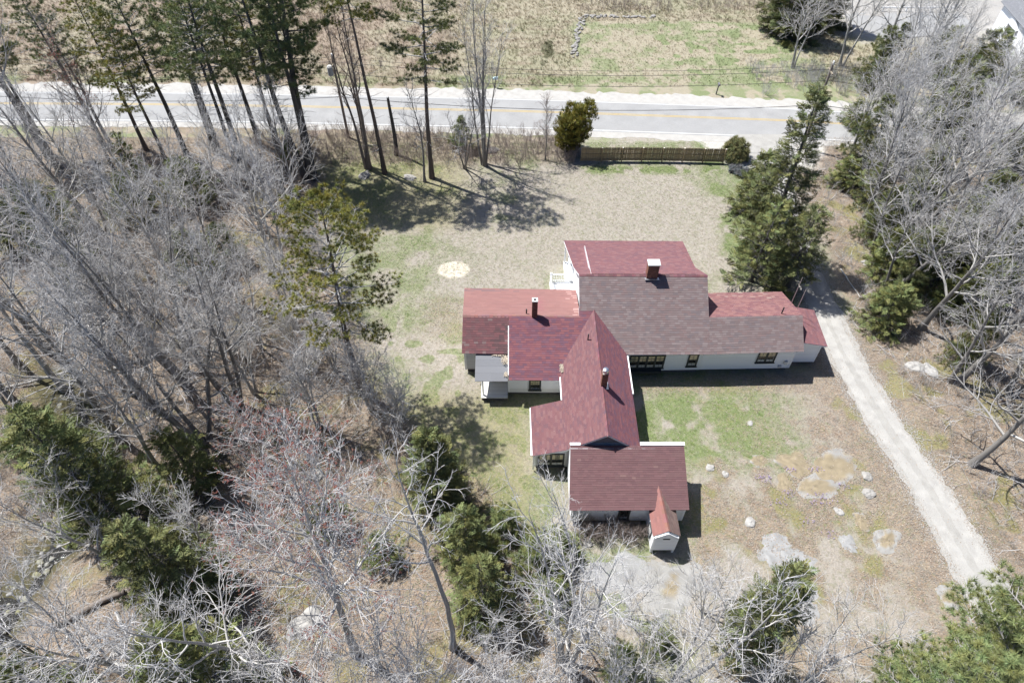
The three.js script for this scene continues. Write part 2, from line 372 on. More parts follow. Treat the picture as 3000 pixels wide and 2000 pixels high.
// one roof slope: A, B the eave corners seen from outside left to right, C, D the ridge corners right to left
function roofSlope(parent, A, B, C, D, palette, o = {}) {
  const a = V(...A), b = V(...B), c = V(...C), d = V(...D), expo = o.expo || 0.185, tab = o.tab || 0.34, lift = o.lift ?? 0.016;
  const n = V(0, 0, 0).crossVectors(b.clone().sub(a), d.clone().sub(a)); if (n.lengthSq() < 1e-9) n.crossVectors(b.clone().sub(a), c.clone().sub(a)); n.normalize();
  const th = o.thick || 0.13, dn = n.clone().multiplyScalar(-th), deck = new TB();
  const lo = [a, b, c, d].map(p => p.clone().add(dn)), hi = [a, b, c, d].map(p => p.clone().addScaledVector(n, -0.035));
  deck.quad(...hi); deck.quad(lo[3], lo[2], lo[1], lo[0]);
  for (let k = 0; k < 4; k++) deck.quad(hi[(k + 1) % 4], hi[k], lo[k], lo[(k + 1) % 4]);
  const roof = part('roof', deck.geo(), o.edge || M.trim, parent); if (o.label) roof.userData.label = o.label;
  const L = Math.max(a.distanceTo(d), b.distanceTo(c)), rows = Math.max(2, Math.round(L / expo)), S = new TB(), mean = [0, 1, 2].map(m => palette.reduce((t, q) => t + q[m], 0) / palette.length);
  const P = (s, t, up) => { const l = a.clone().lerp(d, t), r = b.clone().lerp(c, t); return l.lerp(r, s).addScaledVector(n, up); };
  for (let j = 0; j < rows; j++) {
    const t0 = j / rows - (j ? 0 : 0.25 / rows), t1 = (j + 1) / rows, w = a.clone().lerp(d, t0).distanceTo(b.clone().lerp(c, t0));
    if (w < 0.05) continue;
    const rowK = 0.96 + 0.08 * sR(); let s = 0, first = true;
    while (s < 1 - 1e-6) {
      let s1 = s + tab * (first ? 0.3 + 0.7 * sR() : 0.7 + 0.6 * sR()) / w; first = false; if (s1 > 1 - 0.3 * tab / w) s1 = 1;
      const q = P((s + s1) / 2, t0, 0), stain = o.stain ? o.stain(q, sR) : null;
      const pick = palette[Math.floor(sR() * palette.length)], base = pick.map((v, m) => lerp(mean[m], v, 0.6)), k = rowK * (0.95 + 0.1 * sR());
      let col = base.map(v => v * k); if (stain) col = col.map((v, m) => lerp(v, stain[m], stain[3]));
      const u = lift * (0.8 + 0.5 * sR()), p0 = P(s, t0, u), p1 = P(s1, t0, u), p2 = P(s1, t1, 0.002), p3 = P(s, t1, 0.002);
      S.quad(p0, p1, p2, p3, col); S.quad(P(s, t0, j ? -0.002 : -0.05), P(s1, t0, j ? -0.002 : -0.05), p1, p0, col.map(v => v * 0.9));
      s = s1;
    }
  }
  const sh = part('shingles', S.geo(), M.shingle, roof); sh.userData.kind = 'stuff';
  if (o.cap) { // ridge cap shingles along D-C
    const R = new TB(), len = d.distanceTo(c), m = Math.round(len / 0.3), dir = c.clone().sub(d).normalize(), dw = d.clone().sub(a).normalize();
    for (let k = 0; k < m; k++) {
      const p = d.clone().addScaledVector(dir, len * k / m), q = d.clone().addScaledVector(dir, len * (k + 1.05) / m), col = o.cap[Math.floor(sR() * o.cap.length)].map(v => v * (0.9 + 0.2 * sR()));
      const down = V(0, -1, 0), up = 0.03, a1 = p.clone().addScaledVector(dw, -0.16).addScaledVector(n, up), b1 = q.clone().addScaledVector(dw, -0.16).addScaledVector(n, up - 0.006);
      const a2 = p.clone().addScaledVector(UP, up), b2 = q.clone().addScaledVector(UP, up - 0.006);
      R.quad(a1, b1, b2, a2, col);
      const hz = V(dw.x, 0, dw.z).normalize(), a3 = p.clone().addScaledVector(hz, 0.15).addScaledVector(down, 0.06), b3 = q.clone().addScaledVector(hz, 0.15).addScaledVector(down, 0.066);
      R.quad(a2, b2, b3, a3, col);
    }
    part('ridge_cap', R.geo(), M.shingle, roof);
  }
  return roof;
}
// a clapboarded wall: from [ax, az] to [bx, bz] seen from outside left to right; outline in [along, height]
function wall(parent, [ax, az], [bx, bz], outline, o = {}) {
  const L = Math.hypot(bx - ax, bz - az), dx = (bx - ax) / L, dz = (bz - az) / L, nx = -dz, nz = dx, B = new TB(), e = o.expo || 0.135;
  const P = (s, y, out) => V(ax + dx * s + nx * out, y, az + dz * s + nz * out);
  const ys = outline.map(p => p[1]), y0 = Math.min(...ys), y1 = Math.max(...ys);
  const span = y => { let lo = 1e9, hi = -1e9; outline.forEach((p, k) => { const q = outline[(k + 1) % outline.length]; if ((p[1] - y) * (q[1] - y) <= 0 && p[1] !== q[1]) { const s = lerp(p[0], q[0], (y - p[1]) / (q[1] - p[1])); lo = Math.min(lo, s); hi = Math.max(hi, s); } }); return [lo, hi]; };
  for (let y = y0; y < y1 - 0.01; y += e) {
    const yt = Math.min(y + e, y1 - 0.001), [l0, h0] = span(y + 0.002), [l1, h1] = span(yt - 0.002); if (h0 - l0 < 0.02) continue;
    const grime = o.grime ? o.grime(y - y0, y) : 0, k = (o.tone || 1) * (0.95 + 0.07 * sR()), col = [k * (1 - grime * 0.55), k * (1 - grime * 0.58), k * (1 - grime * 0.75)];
    const cuts = (o.holes || []).filter(q => (y + yt) / 2 > q[2] && (y + yt) / 2 < q[3]).sort((p, q) => p[0] - q[0]); let a0 = l0, a1 = l1;
    for (const q of [...cuts, null]) { const e0 = q ? q[0] : h0, e1 = q ? q[0] : h1; B.quad(P(a0, y, 0.024), P(e0, y, 0.024), P(e1, yt, 0.004), P(a1, yt, 0.004), col); B.quad(P(a0, y, 0), P(e0, y, 0), P(e0, y, 0.024), P(a0, y, 0.024), col); if (q) a0 = a1 = q[1]; }
  }
  const back = new THREE.Shape(outline.map(p => new THREE.Vector2(p[0], p[1])));
  for (const q of o.holes || []) back.holes.push(new THREE.Path([[q[0], q[2]], [q[0], q[3]], [q[1], q[3]], [q[1], q[2]]].map(v => new THREE.Vector2(...v))));
  const slab = new THREE.ExtrudeGeometry(back, { depth: 0.14, bevelEnabled: false }); // z runs inward after the basis below
  slab.applyMatrix4(new THREE.Matrix4().makeBasis(V(dx, 0, dz), UP, V(nx, 0, nz)).setPosition(ax - nx * 0.142, 0, az - nz * 0.142));
  const sn = slab.toNonIndexed ? (slab.index ? slab.toNonIndexed() : slab) : slab; sn.deleteAttribute('uv');
  sn.setAttribute('color', new THREE.Float32BufferAttribute(new Float32Array(sn.attributes.position.count * 3).fill(1), 3));
  const bg = B.geo().toNonIndexed();
  const w = part('wall', mergeGeometries([sn, bg]), o.material || M.white, parent); if (o.label) w.userData.label = o.label;
  const corner = s => { const [cl, ch] = [span(y0 + 0.01)], T = new TB(); const hgt = outline.filter(p => Math.abs(p[0] - s) < 0.02).map(p => p[1]); const top = Math.max(...hgt) - 0.01; const q = (u, y, out) => P(u, y, out), u0 = s < L / 2 ? s : s - 0.11, u1 = u0 + 0.11; T.quad(q(u0, y0, 0.04), q(u1, y0, 0.04), q(u1, top, 0.04), q(u0, top, 0.04)); T.quad(q(u0, y0, -0.02), q(u0, y0, 0.04), q(u0, top, 0.04), q(u0, top, -0.02)); T.quad(q(u1, y0, 0.04), q(u1, y0, -0.02), q(u1, top, -0.02), q(u1, top, 0.04)); part('corner_board', T.geo(), M.trim, w); };
  if (o.corners !== false) { corner(outline[0][0]); corner(outline[1][0]); }
  return { P, dx, dz, nx, nz, angle: Math.atan2(nx, nz) };
}
const hole = (s0, s1, y0, y1) => [s0 + 0.05, s1 - 0.05, y0 + 0.05, y1 - 0.05];
// a window on a wall returned by wall(): s0..s1 along, y0..y1 up
function windowOn(parent, W, s0, s1, y0, y1, o = {}) {
  const g = new THREE.Group(); g.name = 'window'; parent.add(g); if (o.label) g.userData.label = o.label;
  const c = W.P((s0 + s1) / 2, (y0 + y1) / 2, 0); g.position.copy(c); g.rotation.y = W.angle;
  const w = (s1 - s0) / 2, h = (y1 - y0) / 2, f = o.frame || 0.09, F = new TB();
  F.box(-w, -w + f, -h, h, 0.03, 0.1); F.box(w - f, w, -h, h, 0.03, 0.1); F.box(-w + f, w - f, h - f, h, 0.03, 0.1); F.box(-w + f, w - f, -h, -h + f, 0.03, 0.1);
  const units = o.units || 1, uw = (2 * w - 2 * f) / units;
  for (let k = 1; k < units; k++) F.box(-w + f + uw * k - 0.05, -w + f + uw * k + 0.05, -h + f, h - f, 0.03, 0.095);
  part('frame', F.geo(), o.frameMat || M.frame, g);
  part('sill', boxGeo(-w - 0.06, w + 0.06, -h - 0.05, -h, 0.02, 0.16), o.frameMat || M.frame, g);
  for (let k = 0; k < units; k++) {
    const l = -w + f + uw * k + (k ? 0.05 : 0), r = -w + f + uw * (k + 1) - (k < units - 1 ? 0.05 : 0), b = -h + f, t = h - f;
    if (o.curtain) { const C = new TB(), m = 7; for (let q = 0; q < m; q++) { const x0 = lerp(l, r, q / m), x1 = lerp(l, r, (q + 1) / m), kk = 0.8 + 0.3 * sR(); if (o.curtain === 'sides' && q > 1 && q < 5) continue; C.quad(V(x0, lerp(b, t, 0.45), 0.034 + 0.008 * (q % 2)), V(x1, lerp(b, t, 0.45), 0.034 + 0.008 * ((q + 1) % 2)), V(x1, t, 0.034 + 0.008 * ((q + 1) % 2)), V(x0, t, 0.034 + 0.008 * (q % 2)), [kk, kk, kk]); } part('curtain', C.geo(), M.curtain, g); }
    if (o.shade) part('blind', boxGeo(l, r, b, lerp(b, t, 0.22), 0.034, 0.038), M.shade, g);
    const cols = o.cols || 2, rows = o.rows || 2, S = new TB(); 
    S.box(l, l + 0.035, b, t, 0.052, 0.075); S.box(r - 0.035, r, b, t, 0.052, 0.075);
    for (let q = 0; q <= rows; q++) { const y = lerp(b, t, q / rows), m = q === rows / 2 ? 0.028 : 0.014; S.box(l + 0.035, r - 0.035, clamp(y - m, b, t), clamp(y + m, b, t), 0.052, 0.07); }
    for (let q = 1; q < cols; q++) { const x = lerp(l, r, q / cols); S.box(x - 0.012, x + 0.012, b, t, 0.054, 0.068); }
    part('sash', S.geo(), o.sashMat || M.sash, g);
    part('pane', boxGeo(l, r, b, t, 0.058, 0.062), M.glass, g);
  }
  return g;
}
function chimney(parent, x, z, y0, y1, w, d, o = {}) {
  const g = new THREE.Group(); g.name = 'chimney'; g.position.set(x, 0, z); parent.add(g); if (o.label) g.userData.label = o.label;
  part('mortar_core', boxGeo(-w / 2 + 0.008, w / 2 - 0.008, y0, y1, -d / 2 + 0.008, d / 2 - 0.008), M.mortar, g);
  const T = new TB(), bh = 0.085, bl = 0.22, gap = 0.012;
  for (let y = y0, k = 0; y < y1 - 0.04; y += bh, k++) for (const [ax, len, fx] of [[0, w, 1], [0, w, -1], [1, d, 1], [1, d, -1]]) {
    let s = -len / 2 - (k % 2 ? bl / 2 : 0);
    for (; s < len / 2 - 0.02; s += bl) {
      const a = Math.max(s, -len / 2) + gap / 2, b = Math.min(s + bl, len / 2) - gap / 2; if (b - a < 0.03) continue;
      const kk = 0.7 + 0.6 * sR(), col = [0.2 * kk, 0.085 * kk, 0.055 * kk], out = 0.004 + 0.005 * sR();
      if (!ax) { const zc = fx * d / 2; T.box(a, b, y + gap / 2, Math.min(y + bh - gap / 2, y1), Math.min(zc - fx * 0.03, zc + fx * out), Math.max(zc - fx * 0.03, zc + fx * out), col); }
      else { const xc = fx * w / 2; T.box(Math.min(xc - fx * 0.03, xc + fx * out), Math.max(xc - fx * 0.03, xc + fx * out), y + gap / 2, Math.min(y + bh - gap / 2, y1), a, b, col); }
    }
  }
  part('bricks', T.geo(), M.brick, g).userData.kind = 'stuff';
  const fl = new TB(); fl.box(-w / 2 - 0.14, w / 2 + 0.14, (o.flashY ?? y0 + 0.4), (o.flashY ?? y0 + 0.4) + 0.03, -d / 2 - 0.12, d / 2 + 0.16);
  if (o.flash) part('flashing', fl.geo(), M.flashing, g);
  if (o.cap === 'slab') part('cap', boxGeo(-w / 2 - 0.06, w / 2 + 0.06, y1, y1 + 0.09, -d / 2 - 0.06, d / 2 + 0.06), M.cap, g);
  if (o.cap === 'open') { const C = new TB(), a = 0.1; C.box(-w / 2 - 0.02, -a, y1, y1 + 0.07, -d / 2 - 0.02, d / 2 + 0.02); C.box(a, w / 2 + 0.02, y1, y1 + 0.07, -d / 2 - 0.02, d / 2 + 0.02); C.box(-a, a, y1, y1 + 0.07, -d / 2 - 0.02, -a); C.box(-a, a, y1, y1 + 0.07, a, d / 2 + 0.02); part('cap', C.geo(), M.cap, g); part('flue', boxGeo(-a, a, y1, y1 + 0.01, -a, a), M.inside, g); }
  if (o.cap === 'round') { const c = new THREE.CylinderGeometry(0.2, 0.2, 0.3, 20); c.translate(0, y1 + 0.15, 0); part('flue_pipe', c, M.steel, g); const c2 = new THREE.SphereGeometry(0.215, 20, 8, 0, Math.PI * 2, 0, Math.PI / 2); c2.scale(1, 0.35, 1); c2.translate(0, y1 + 0.3, 0); part('cap', c2, M.steel, g); }
  return g;
}
function pipe(parent, name, x, y0, y1, z, r, m) { const c = new THREE.CylinderGeometry(r, r, y1 - y0, 12); c.translate(x, (y0 + y1) / 2, z); return part(name, c, m, parent); }

// ---------------------------------------------------------------- the connected farmhouse
let debris;
const house = thing('farmhouse', 'white clapboard farmhouse with red and brown shingled roofs and attached wings', 'house');
{
  const H = house;
  // roofs
  const speck = (chance, col) => (q, R) => R() < chance ? [...col, 0.75] : null;
  roofSlope(H, [5.35, 3.0, -34.55], [15.6, 3.0, -34.6], [15.61, 6.5, -39.85], [5.35, 6.5, -39.95], BROWN, { cap: FRONTRED, label: 'long brown shingled rear slope' });
  roofSlope(H, [15.603, 3.0, -34.6], [23.05, 3.0, -34.9], [23.12, 4.55, -37.3], [15.603, 4.62, -37.02], BROWN, { label: 'brown shingled rear slope of the right wing' });
  roofSlope(H, [23.26, 2.6, -41.9], [15.4, 2.6, -41.7], [15.4, 4.6, -37.03], [23.12, 4.56, -37.3], CORAL.concat(FRONTRED), { stain: (q, R) => (q.z < -40.6 && R() < 0.1) ? [0.4, 0.33, 0.26, 0.35] : (R() < 0.25 ? [0.13, 0.05, 0.055, 0.4] : null), label: 'red front slope of the right wing with fallen petals' });
  roofSlope(H, [15.65, 3.0, -48.05], [4.75, 3.0, -48.15], [5.25, 4.4, -43.05], [15.62, 4.4, -43.05], FRONTRED, { label: 'red front slope over the porch' });
  roofSlope(H, [15.62, 4.4, -43.05], [5.25, 4.4, -43.05], [5.35, 6.49, -39.96], [15.61, 6.49, -39.86], FRONTRED);
  roofSlope(H, [14.9, 3.5, -47.0], [6.55, 3.5, -47.0], [6.35, 6.515, -40.0], [14.9, 6.515, -39.95], FRONTRED, { label: 'red shed dormer roof' });
  for (const [x, f] of [[6.5, -1], [14.85, 1]]) { // dormer cheeks
    const T = new TB(), p = [V(x, 3.2, -46.98), V(x, 3.44, -46.98), V(x, 6.4, -40.05), V(x, 4.3, -43.05)];
    T.tri(p[0], p[1], p[3]); T.tri(p[1], p[2], p[3]); const q = p.map(v => v.clone().add(V(-f * 0.1, 0, 0))); T.tri(q[0], q[3], q[1]); T.tri(q[1], q[3], q[2]);
    part('dormer_cheek', T.geo(), M.trim, H);
  }
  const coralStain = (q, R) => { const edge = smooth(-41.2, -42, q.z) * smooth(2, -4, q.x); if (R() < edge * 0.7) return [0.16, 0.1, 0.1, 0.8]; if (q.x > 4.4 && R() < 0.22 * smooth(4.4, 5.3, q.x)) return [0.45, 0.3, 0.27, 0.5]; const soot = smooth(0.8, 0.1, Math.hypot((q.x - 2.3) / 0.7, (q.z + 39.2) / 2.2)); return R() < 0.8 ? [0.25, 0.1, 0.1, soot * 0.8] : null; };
  roofSlope(H, [5.5, 2.8, -41.95], [-4.1, 2.8, -42.15], [-3.9, 4.7, -37.15], [5.4, 4.7, -37.02], CORAL, { expo: 0.2, tab: 0.5, lift: 0.004, cap: CORAL, stain: coralStain, label: 'coral red front slope of the left wing' });
  roofSlope(H, [-0.25, 2.6, -32.35], [6.2, 2.6, -32.3], [6.2, 4.705, -37.02], [-0.25, 4.705, -37.06], RED, { label: 'deep red rear slope of the left wing' });
  roofSlope(H, [5.3, 4.695, -37.03], [6.5, 4.695, -37.03], [6.5, 4.99, -37.72], [5.3, 4.99, -37.72], RED);
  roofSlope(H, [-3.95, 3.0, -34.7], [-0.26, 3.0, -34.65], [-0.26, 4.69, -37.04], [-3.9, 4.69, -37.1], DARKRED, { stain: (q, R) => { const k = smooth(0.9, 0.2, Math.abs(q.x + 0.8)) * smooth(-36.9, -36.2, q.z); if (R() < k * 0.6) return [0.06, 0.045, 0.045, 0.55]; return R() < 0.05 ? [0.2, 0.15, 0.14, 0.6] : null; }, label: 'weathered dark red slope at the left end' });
  roofSlope(H, [-2.87, 2.4, -32.5], [-0.33, 2.4, -32.5], [-0.33, 2.85, -34.8], [-2.87, 2.85, -34.8], GREYROLL, { expo: 0.58, tab: 3, lift: 0.008, thick: 0.1, label: 'flat grey porch roof' });
  roofSlope(H, [9.0, 3.0, -25.7], [9.0, 3.0, -34.6], [6.5, 4.95, -37.5], [6.55, 4.92, -25.75], RED, { label: 'red right slope of the rear wing' });
  roofSlope(H, [3.75, 3.0, -33.5], [3.75, 3.0, -25.75], [6.55, 4.925, -25.75], [6.5, 4.955, -37.5], FRONTRED.map(c => c.map((v, k) => v * (k ? 0.92 : 0.9))), { cap: FRONTRED, label: 'red left slope of the rear wing' });
  roofSlope(H, [1.43, 2.2, -30.05], [1.5, 2.2, -25.8], [3.82, 3.03, -25.75], [3.82, 3.03, -30.1], FRONTRED.map(c => c.map((v, k) => v * (k ? 0.92 : 0.9))), { label: 'low red lean to slope on the left' });
  roofSlope(H, [3.8, 2.5, -21.45], [11.8, 2.5, -21.5], [11.93, 3.65, -25.72], [4.05, 3.65, -25.76], BARN, { expo: 0.16, stain: speck(0.006, [0.17, 0.1, 0.09]), edge: M.trim, label: 'faded red low slope of the rear store' });
  part('coping', boxGeo(8.9, 11.98, 3.64, 3.74, -25.98, -25.71), M.trim, H);
  part('coping', boxGeo(4.02, 4.75, 3.64, 3.72, -25.94, -25.74), M.trim, H);
  roofSlope(H, [25.1, 2.85, -35.5], [25.2, 2.85, -39.5], [23.2, 3.25, -39.55], [23.0, 3.2, -35.6], FRONTRED, { label: 'small red roof at the right end' });
  roofSlope(H, [9.2, 2.2, -22.95], [9.22, 2.2, -19.75], [10.1, 2.9, -19.75], [9.85, 2.9, -23.75], PRIVY, { expo: 0.17, label: 'bright red slope of the little gabled lobby' });
  roofSlope(H, [10.98, 2.2, -19.75], [10.92, 2.2, -22.65], [9.85, 2.9, -23.75], [10.1, 2.9, -19.75], AGED, { expo: 0.17, cap: PRIVY, label: 'worn brown slope of the little gabled lobby' });
  // walls
  const streak = (h, y) => 0.3 * smooth(0.75, 0.1, h) * (0.4 + sR());
  const south = wall(H, [8.85, -34.98], [22.75, -35.32], [[0, 0.4], [13.9, 0.4], [13.9, 3.15], [0, 3.15]], { label: 'long white rear wall', holes: [hole(0.55, 3.45, 0.75, 2.35), hole(5.3, 6.13, 0.88, 2.42), hole(10.9, 12.4, 1.2, 2.62)] });
  wall(H, [22.75, -35.32], [22.8, -41.5], [[0, 0.4], [6.18, 0.4], [6.18, 2.6], [2.0, 4.4], [0, 3.1]]);
  wall(H, [15.3, -35.1], [15.3, -45.3], [[0, 0.4], [10.2, 0.4], [10.2, 3.6], [7.95, 4.25], [4.8, 6.33], [0, 3.2]]);
  wall(H, [5.6, -45.3], [5.6, -35.1], [[0, 0.4], [10.2, 0.4], [10.2, 3.2], [5.35, 6.33], [2.25, 4.25], [0, 3.6]], { label: 'white gable wall above the side porch' });
  wall(H, [15.3, -45.3], [5.6, -45.3], [[0, 0.4], [9.7, 0.4], [9.7, 3.55], [0, 3.55]]);
  wall(H, [22.8, -41.5], [15.3, -41.4], [[0, 0.4], [7.5, 0.4], [7.5, 2.6], [0, 2.6]]);
  wall(H, [5.5, -41.7], [-3.8, -41.8], [[0, 0.4], [9.3, 0.4], [9.3, 2.78], [0, 2.78]]);
  wall(H, [-3.8, -41.8], [-3.8, -35.1], [[0, 0.4], [6.7, 0.4], [6.7, 3.1], [4.7, 4.55], [0, 2.75]]);
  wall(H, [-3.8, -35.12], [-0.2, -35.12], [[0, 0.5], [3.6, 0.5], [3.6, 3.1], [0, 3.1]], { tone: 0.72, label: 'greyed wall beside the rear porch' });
  wall(H, [-0.3, -36.4], [-0.3, -32.78], [[0, 0.45], [3.62, 0.45], [3.62, 2.65], [0, 4.3]]);
  const leftW = wall(H, [-0.3, -32.78], [3.95, -32.75], [[0, 0.45], [4.25, 0.45], [4.25, 2.66], [0, 2.66]], { grime: streak, holes: [hole(1.64, 2.58, 0.8, 2.08)], label: 'white wall with green grime along its foot' });
  wall(H, [8.8, -26.0], [8.8, -34.95], [[0, 0.4], [8.95, 0.4], [8.95, 3.1], [0, 3.1]]);
  wall(H, [3.95, -33.5], [3.95, -29.95], [[0, 0.4], [3.55, 0.4], [3.55, 3.02], [0, 3.02]]);
  wall(H, [3.95, -29.92], [1.6, -29.9], [[0, 0.45], [2.35, 0.45], [2.35, 2.2], [0, 2.95]]);
  wall(H, [1.6, -29.9], [1.6, -26.0], [[0, 0.45], [3.9, 0.45], [3.9, 2.2], [0, 2.2]], { label: 'bright white left wall of the rear wing' });
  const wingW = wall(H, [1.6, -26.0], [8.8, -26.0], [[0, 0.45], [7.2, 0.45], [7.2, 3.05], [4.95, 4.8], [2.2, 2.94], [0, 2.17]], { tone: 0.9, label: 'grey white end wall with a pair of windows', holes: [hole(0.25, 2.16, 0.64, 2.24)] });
  const gab = new THREE.Shape([[5.12, 3.66], [7.98, 3.66], [6.55, 4.74]].map(p => new THREE.Vector2(...p))), gg = new THREE.ExtrudeGeometry(gab, { depth: 0.03, bevelEnabled: false }); gg.translate(0, 0, -25.97);
  part('gable_panel', gg, mat(0.14, 0.14, 0.155, 0.9), H).userData.label = 'dark grey shingled gable above the store roof';
  wall(H, [4.05, -25.65], [4.05, -21.75], [[0, 0.45], [3.9, 0.45], [3.9, 2.5], [0, 3.55]]);
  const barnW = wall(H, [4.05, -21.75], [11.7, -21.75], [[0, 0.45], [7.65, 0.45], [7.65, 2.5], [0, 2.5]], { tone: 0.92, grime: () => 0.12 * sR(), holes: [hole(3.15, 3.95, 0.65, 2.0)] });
  wall(H, [11.7, -21.75], [11.7, -25.65], [[0, 0.45], [3.9, 0.45], [3.9, 3.55], [0, 2.5]]);
  wall(H, [11.7, -25.66], [4.05, -25.66], [[0, 0.45], [7.65, 0.45], [7.65, 3.6], [0, 3.6]]);
  const privyL = wall(H, [9.3, -21.74], [9.3, -19.62], [[0, 0.3], [2.12, 0.3], [2.12, 2.2], [0, 2.2]], { holes: [hole(0.75, 1.5, 0.95, 1.75)] });
  wall(H, [9.3, -19.62], [10.85, -19.62], [[0, 0.42], [1.55, 0.42], [1.55, 2.15], [0.8, 2.78], [0, 2.15]], { label: 'white gable end of the little lobby' });
  wall(H, [10.85, -19.62], [10.85, -21.74], [[0, 0.42], [2.12, 0.42], [2.12, 2.2], [0, 2.2]]);
  part('corner_post', boxGeo(10.72, 10.86, 0, 0.42, -19.76, -19.62), M.trim, H); part('corner_post', boxGeo(9.29, 9.43, 0, 0.42, -19.76, -19.62), M.trim, H);
  wall(H, [22.9, -36.0], [25.0, -36.0], [[0, 0.35], [2.1, 0.35], [2.1, 2.82], [0, 3.1]]);
  wall(H, [25.0, -36.0], [25.0, -39.3], [[0, 0.35], [3.3, 0.35], [3.3, 2.82], [0, 2.82]]);
  wall(H, [25.0, -39.3], [22.9, -39.3], [[0, 0.35], [2.1, 0.35], [2.1, 3.1], [0, 2.82]]);
  // footings
  for (const [x0, x1, z0, z1] of [[5.75, 15.15, -45.15, -35.2], [15.16, 22.6, -41.3, -35.45], [-3.65, 5.74, -41.6, -35.27], [-0.2, 3.9, -35.26, -32.95], [4.0, 8.7, -35.19, -26.1], [1.75, 3.99, -29.8, -26.15], [4.2, 11.55, -25.5, -21.95], [22.9, 24.85, -39.2, -36.2]])
    part('footing', boxGeo(x0, x1, -0.3, 0.46, z0, z1), M.foundation, H);
  // windows
  windowOn(H, south, 0.55, 3.45, 0.75, 2.35, { units: 4, cols: 2, rows: 4, curtain: true, shade: true, label: 'row of four dark framed windows' });
  part('window_box', boxGeo(9.55, 12.15, 0.42, 0.66, -34.95, -34.66), M.frame, H);
  windowOn(H, south, 5.3, 6.13, 0.88, 2.42, { cols: 2, rows: 2, curtain: true, shade: true });
  windowOn(H, south, 10.9, 12.4, 1.2, 2.62, { units: 2, cols: 2, rows: 2, curtain: true, shade: true, label: 'pair of dark framed windows' });
  windowOn(H, leftW, 1.64, 2.58, 0.8, 2.08, { cols: 4, rows: 4, curtain: true, label: 'small paned dark window' });
  windowOn(H, wingW, 0.25, 2.16, 0.64, 2.24, { units: 2, cols: 2, rows: 2, curtain: 'sides', shade: true, label: 'pair of windows with cream curtains' });
  windowOn(H, barnW, 3.15, 3.95, 0.65, 2.0, { cols: 2, rows: 2 });
  windowOn(H, privyL, 0.75, 1.5, 0.95, 1.75, { cols: 4, rows: 4, frame: 0.05, sashMat: M.sashWhite, label: 'latticed opening in the lobby side' });
  part('gable_vent', boxGeo(9.85, 10.3, 2.02, 2.14, -19.6, -19.57), M.frame, H);
  // chimneys and pipes
  chimney(H, 11.15, -39.9, 5.9, 7.75, 0.86, 0.62, { cap: 'slab', flash: true, flashY: 6.36, label: 'broad brick chimney with flat cap on the ridge' });
  chimney(H, 1.78, -37.15, 4.2, 6.4, 0.42, 0.42, { cap: 'open', label: 'slim square chimney with open top' });
  chimney(H, 6.62, -30.15, 4.2, 6.25, 0.42, 0.42, { cap: 'round', flash: true, flashY: 4.72, label: 'brick chimney with round metal flue' });
  pipe(H, 'vent_pipe', 1.15, 4.3, 5.05, -37.5, 0.055, M.pipe); pipe(H, 'vent_pipe', 5.85, 4.2, 5.15, -34.75, 0.05, M.pipe); pipe(H, 'vent_pipe', 21.55, 4.3, 5.15, -37.6, 0.055, M.pipe);
  pipe(H, 'mast', 22.9, 3.4, 6.9, -39.2, 0.022, M.steel); pipe(H, 'mast', 23.12, 3.4, 6.4, -38.4, 0.022, M.steel);
  // wires and boxes on the right end
  part('meter_box', boxGeo(22.1, 22.35, 1.0, 1.35, -35.28, -35.12), M.cap, H); part('meter_box', boxGeo(21.75, 22.0, 0.6, 0.78, -35.27, -35.12), M.cap, H); part('wall_lamp', boxGeo(22.55, 22.72, 2.6, 2.8, -35.28, -35.1), M.cap, H);
  // gutters
  const gut = new TB(); gut.box(8.98, 9.12, 2.9, 3.0, -34.4, -30.7); part('gutter', gut.geo(), M.trim, H);
  part('gutter', boxGeo(1.33, 1.45, 2.08, 2.18, -30.0, -25.85), M.trim, H); part('gutter', boxGeo(3.63, 3.76, 2.88, 2.98, -32.3, -30.15), M.trim, H);
  part('downpipe', boxGeo(1.5, 1.58, 0.2, 2.1, -25.95, -25.87), M.trim, H);
  // rear porch at the left
  { const T = new TB(); for (let z = -34.95; z < -32.2; z += 0.14) { const k = 0.86 + 0.2 * sR(); T.box(-2.45, -0.34, 0.46, 0.5, z, z + 0.132, [k, k * 0.99, k * 0.95]); } part('porch_floor', T.geo(), M.deck, H).userData.label = 'pale boarded floor of the rear porch'; }
  part('porch_skirt', boxGeo(-2.4, -0.4, 0, 0.455, -34.9, -32.32), M.foundation, H);
  part('porch_post', boxGeo(-2.33, -2.22, 0.5, 2.34, -32.52, -32.41), M.trim, H);
  // front and side porch
  { const T = new TB(); for (let x = 4.85; x < 15.3; x += 0.15) { const k = 0.92 + 0.1 * sR(); T.box(x, x + 0.143, 0.56, 0.6, -48.0, -45.3, [k, k, k]); } for (let x = 3.45; x < 5.55; x += 0.15) { const k = 0.92 + 0.1 * sR(); T.box(x, x + 0.143, 0.56, 0.6, -45.29, -42.1, [k, k, k]); } part('porch_floor', T.geo(), M.trim, H).userData.label = 'white boarded floor of the front porch'; }
  part('porch_skirt', boxGeo(4.9, 15.2, 0, 0.555, -47.95, -45.35), M.trim, H); part('porch_skirt', boxGeo(3.5, 5.5, 0, 0.555, -45.25, -42.15), M.trim, H);
  for (const x of [4.95, 7.5, 10.1, 12.7, 15.2]) part('porch_post', boxGeo(x - 0.07, x + 0.07, 0.6, 2.98, -47.95, -47.81), M.trim, H);
  const bal = boxGeo(-0.022, 0.022, 0, 0.72, -0.022, 0.022);
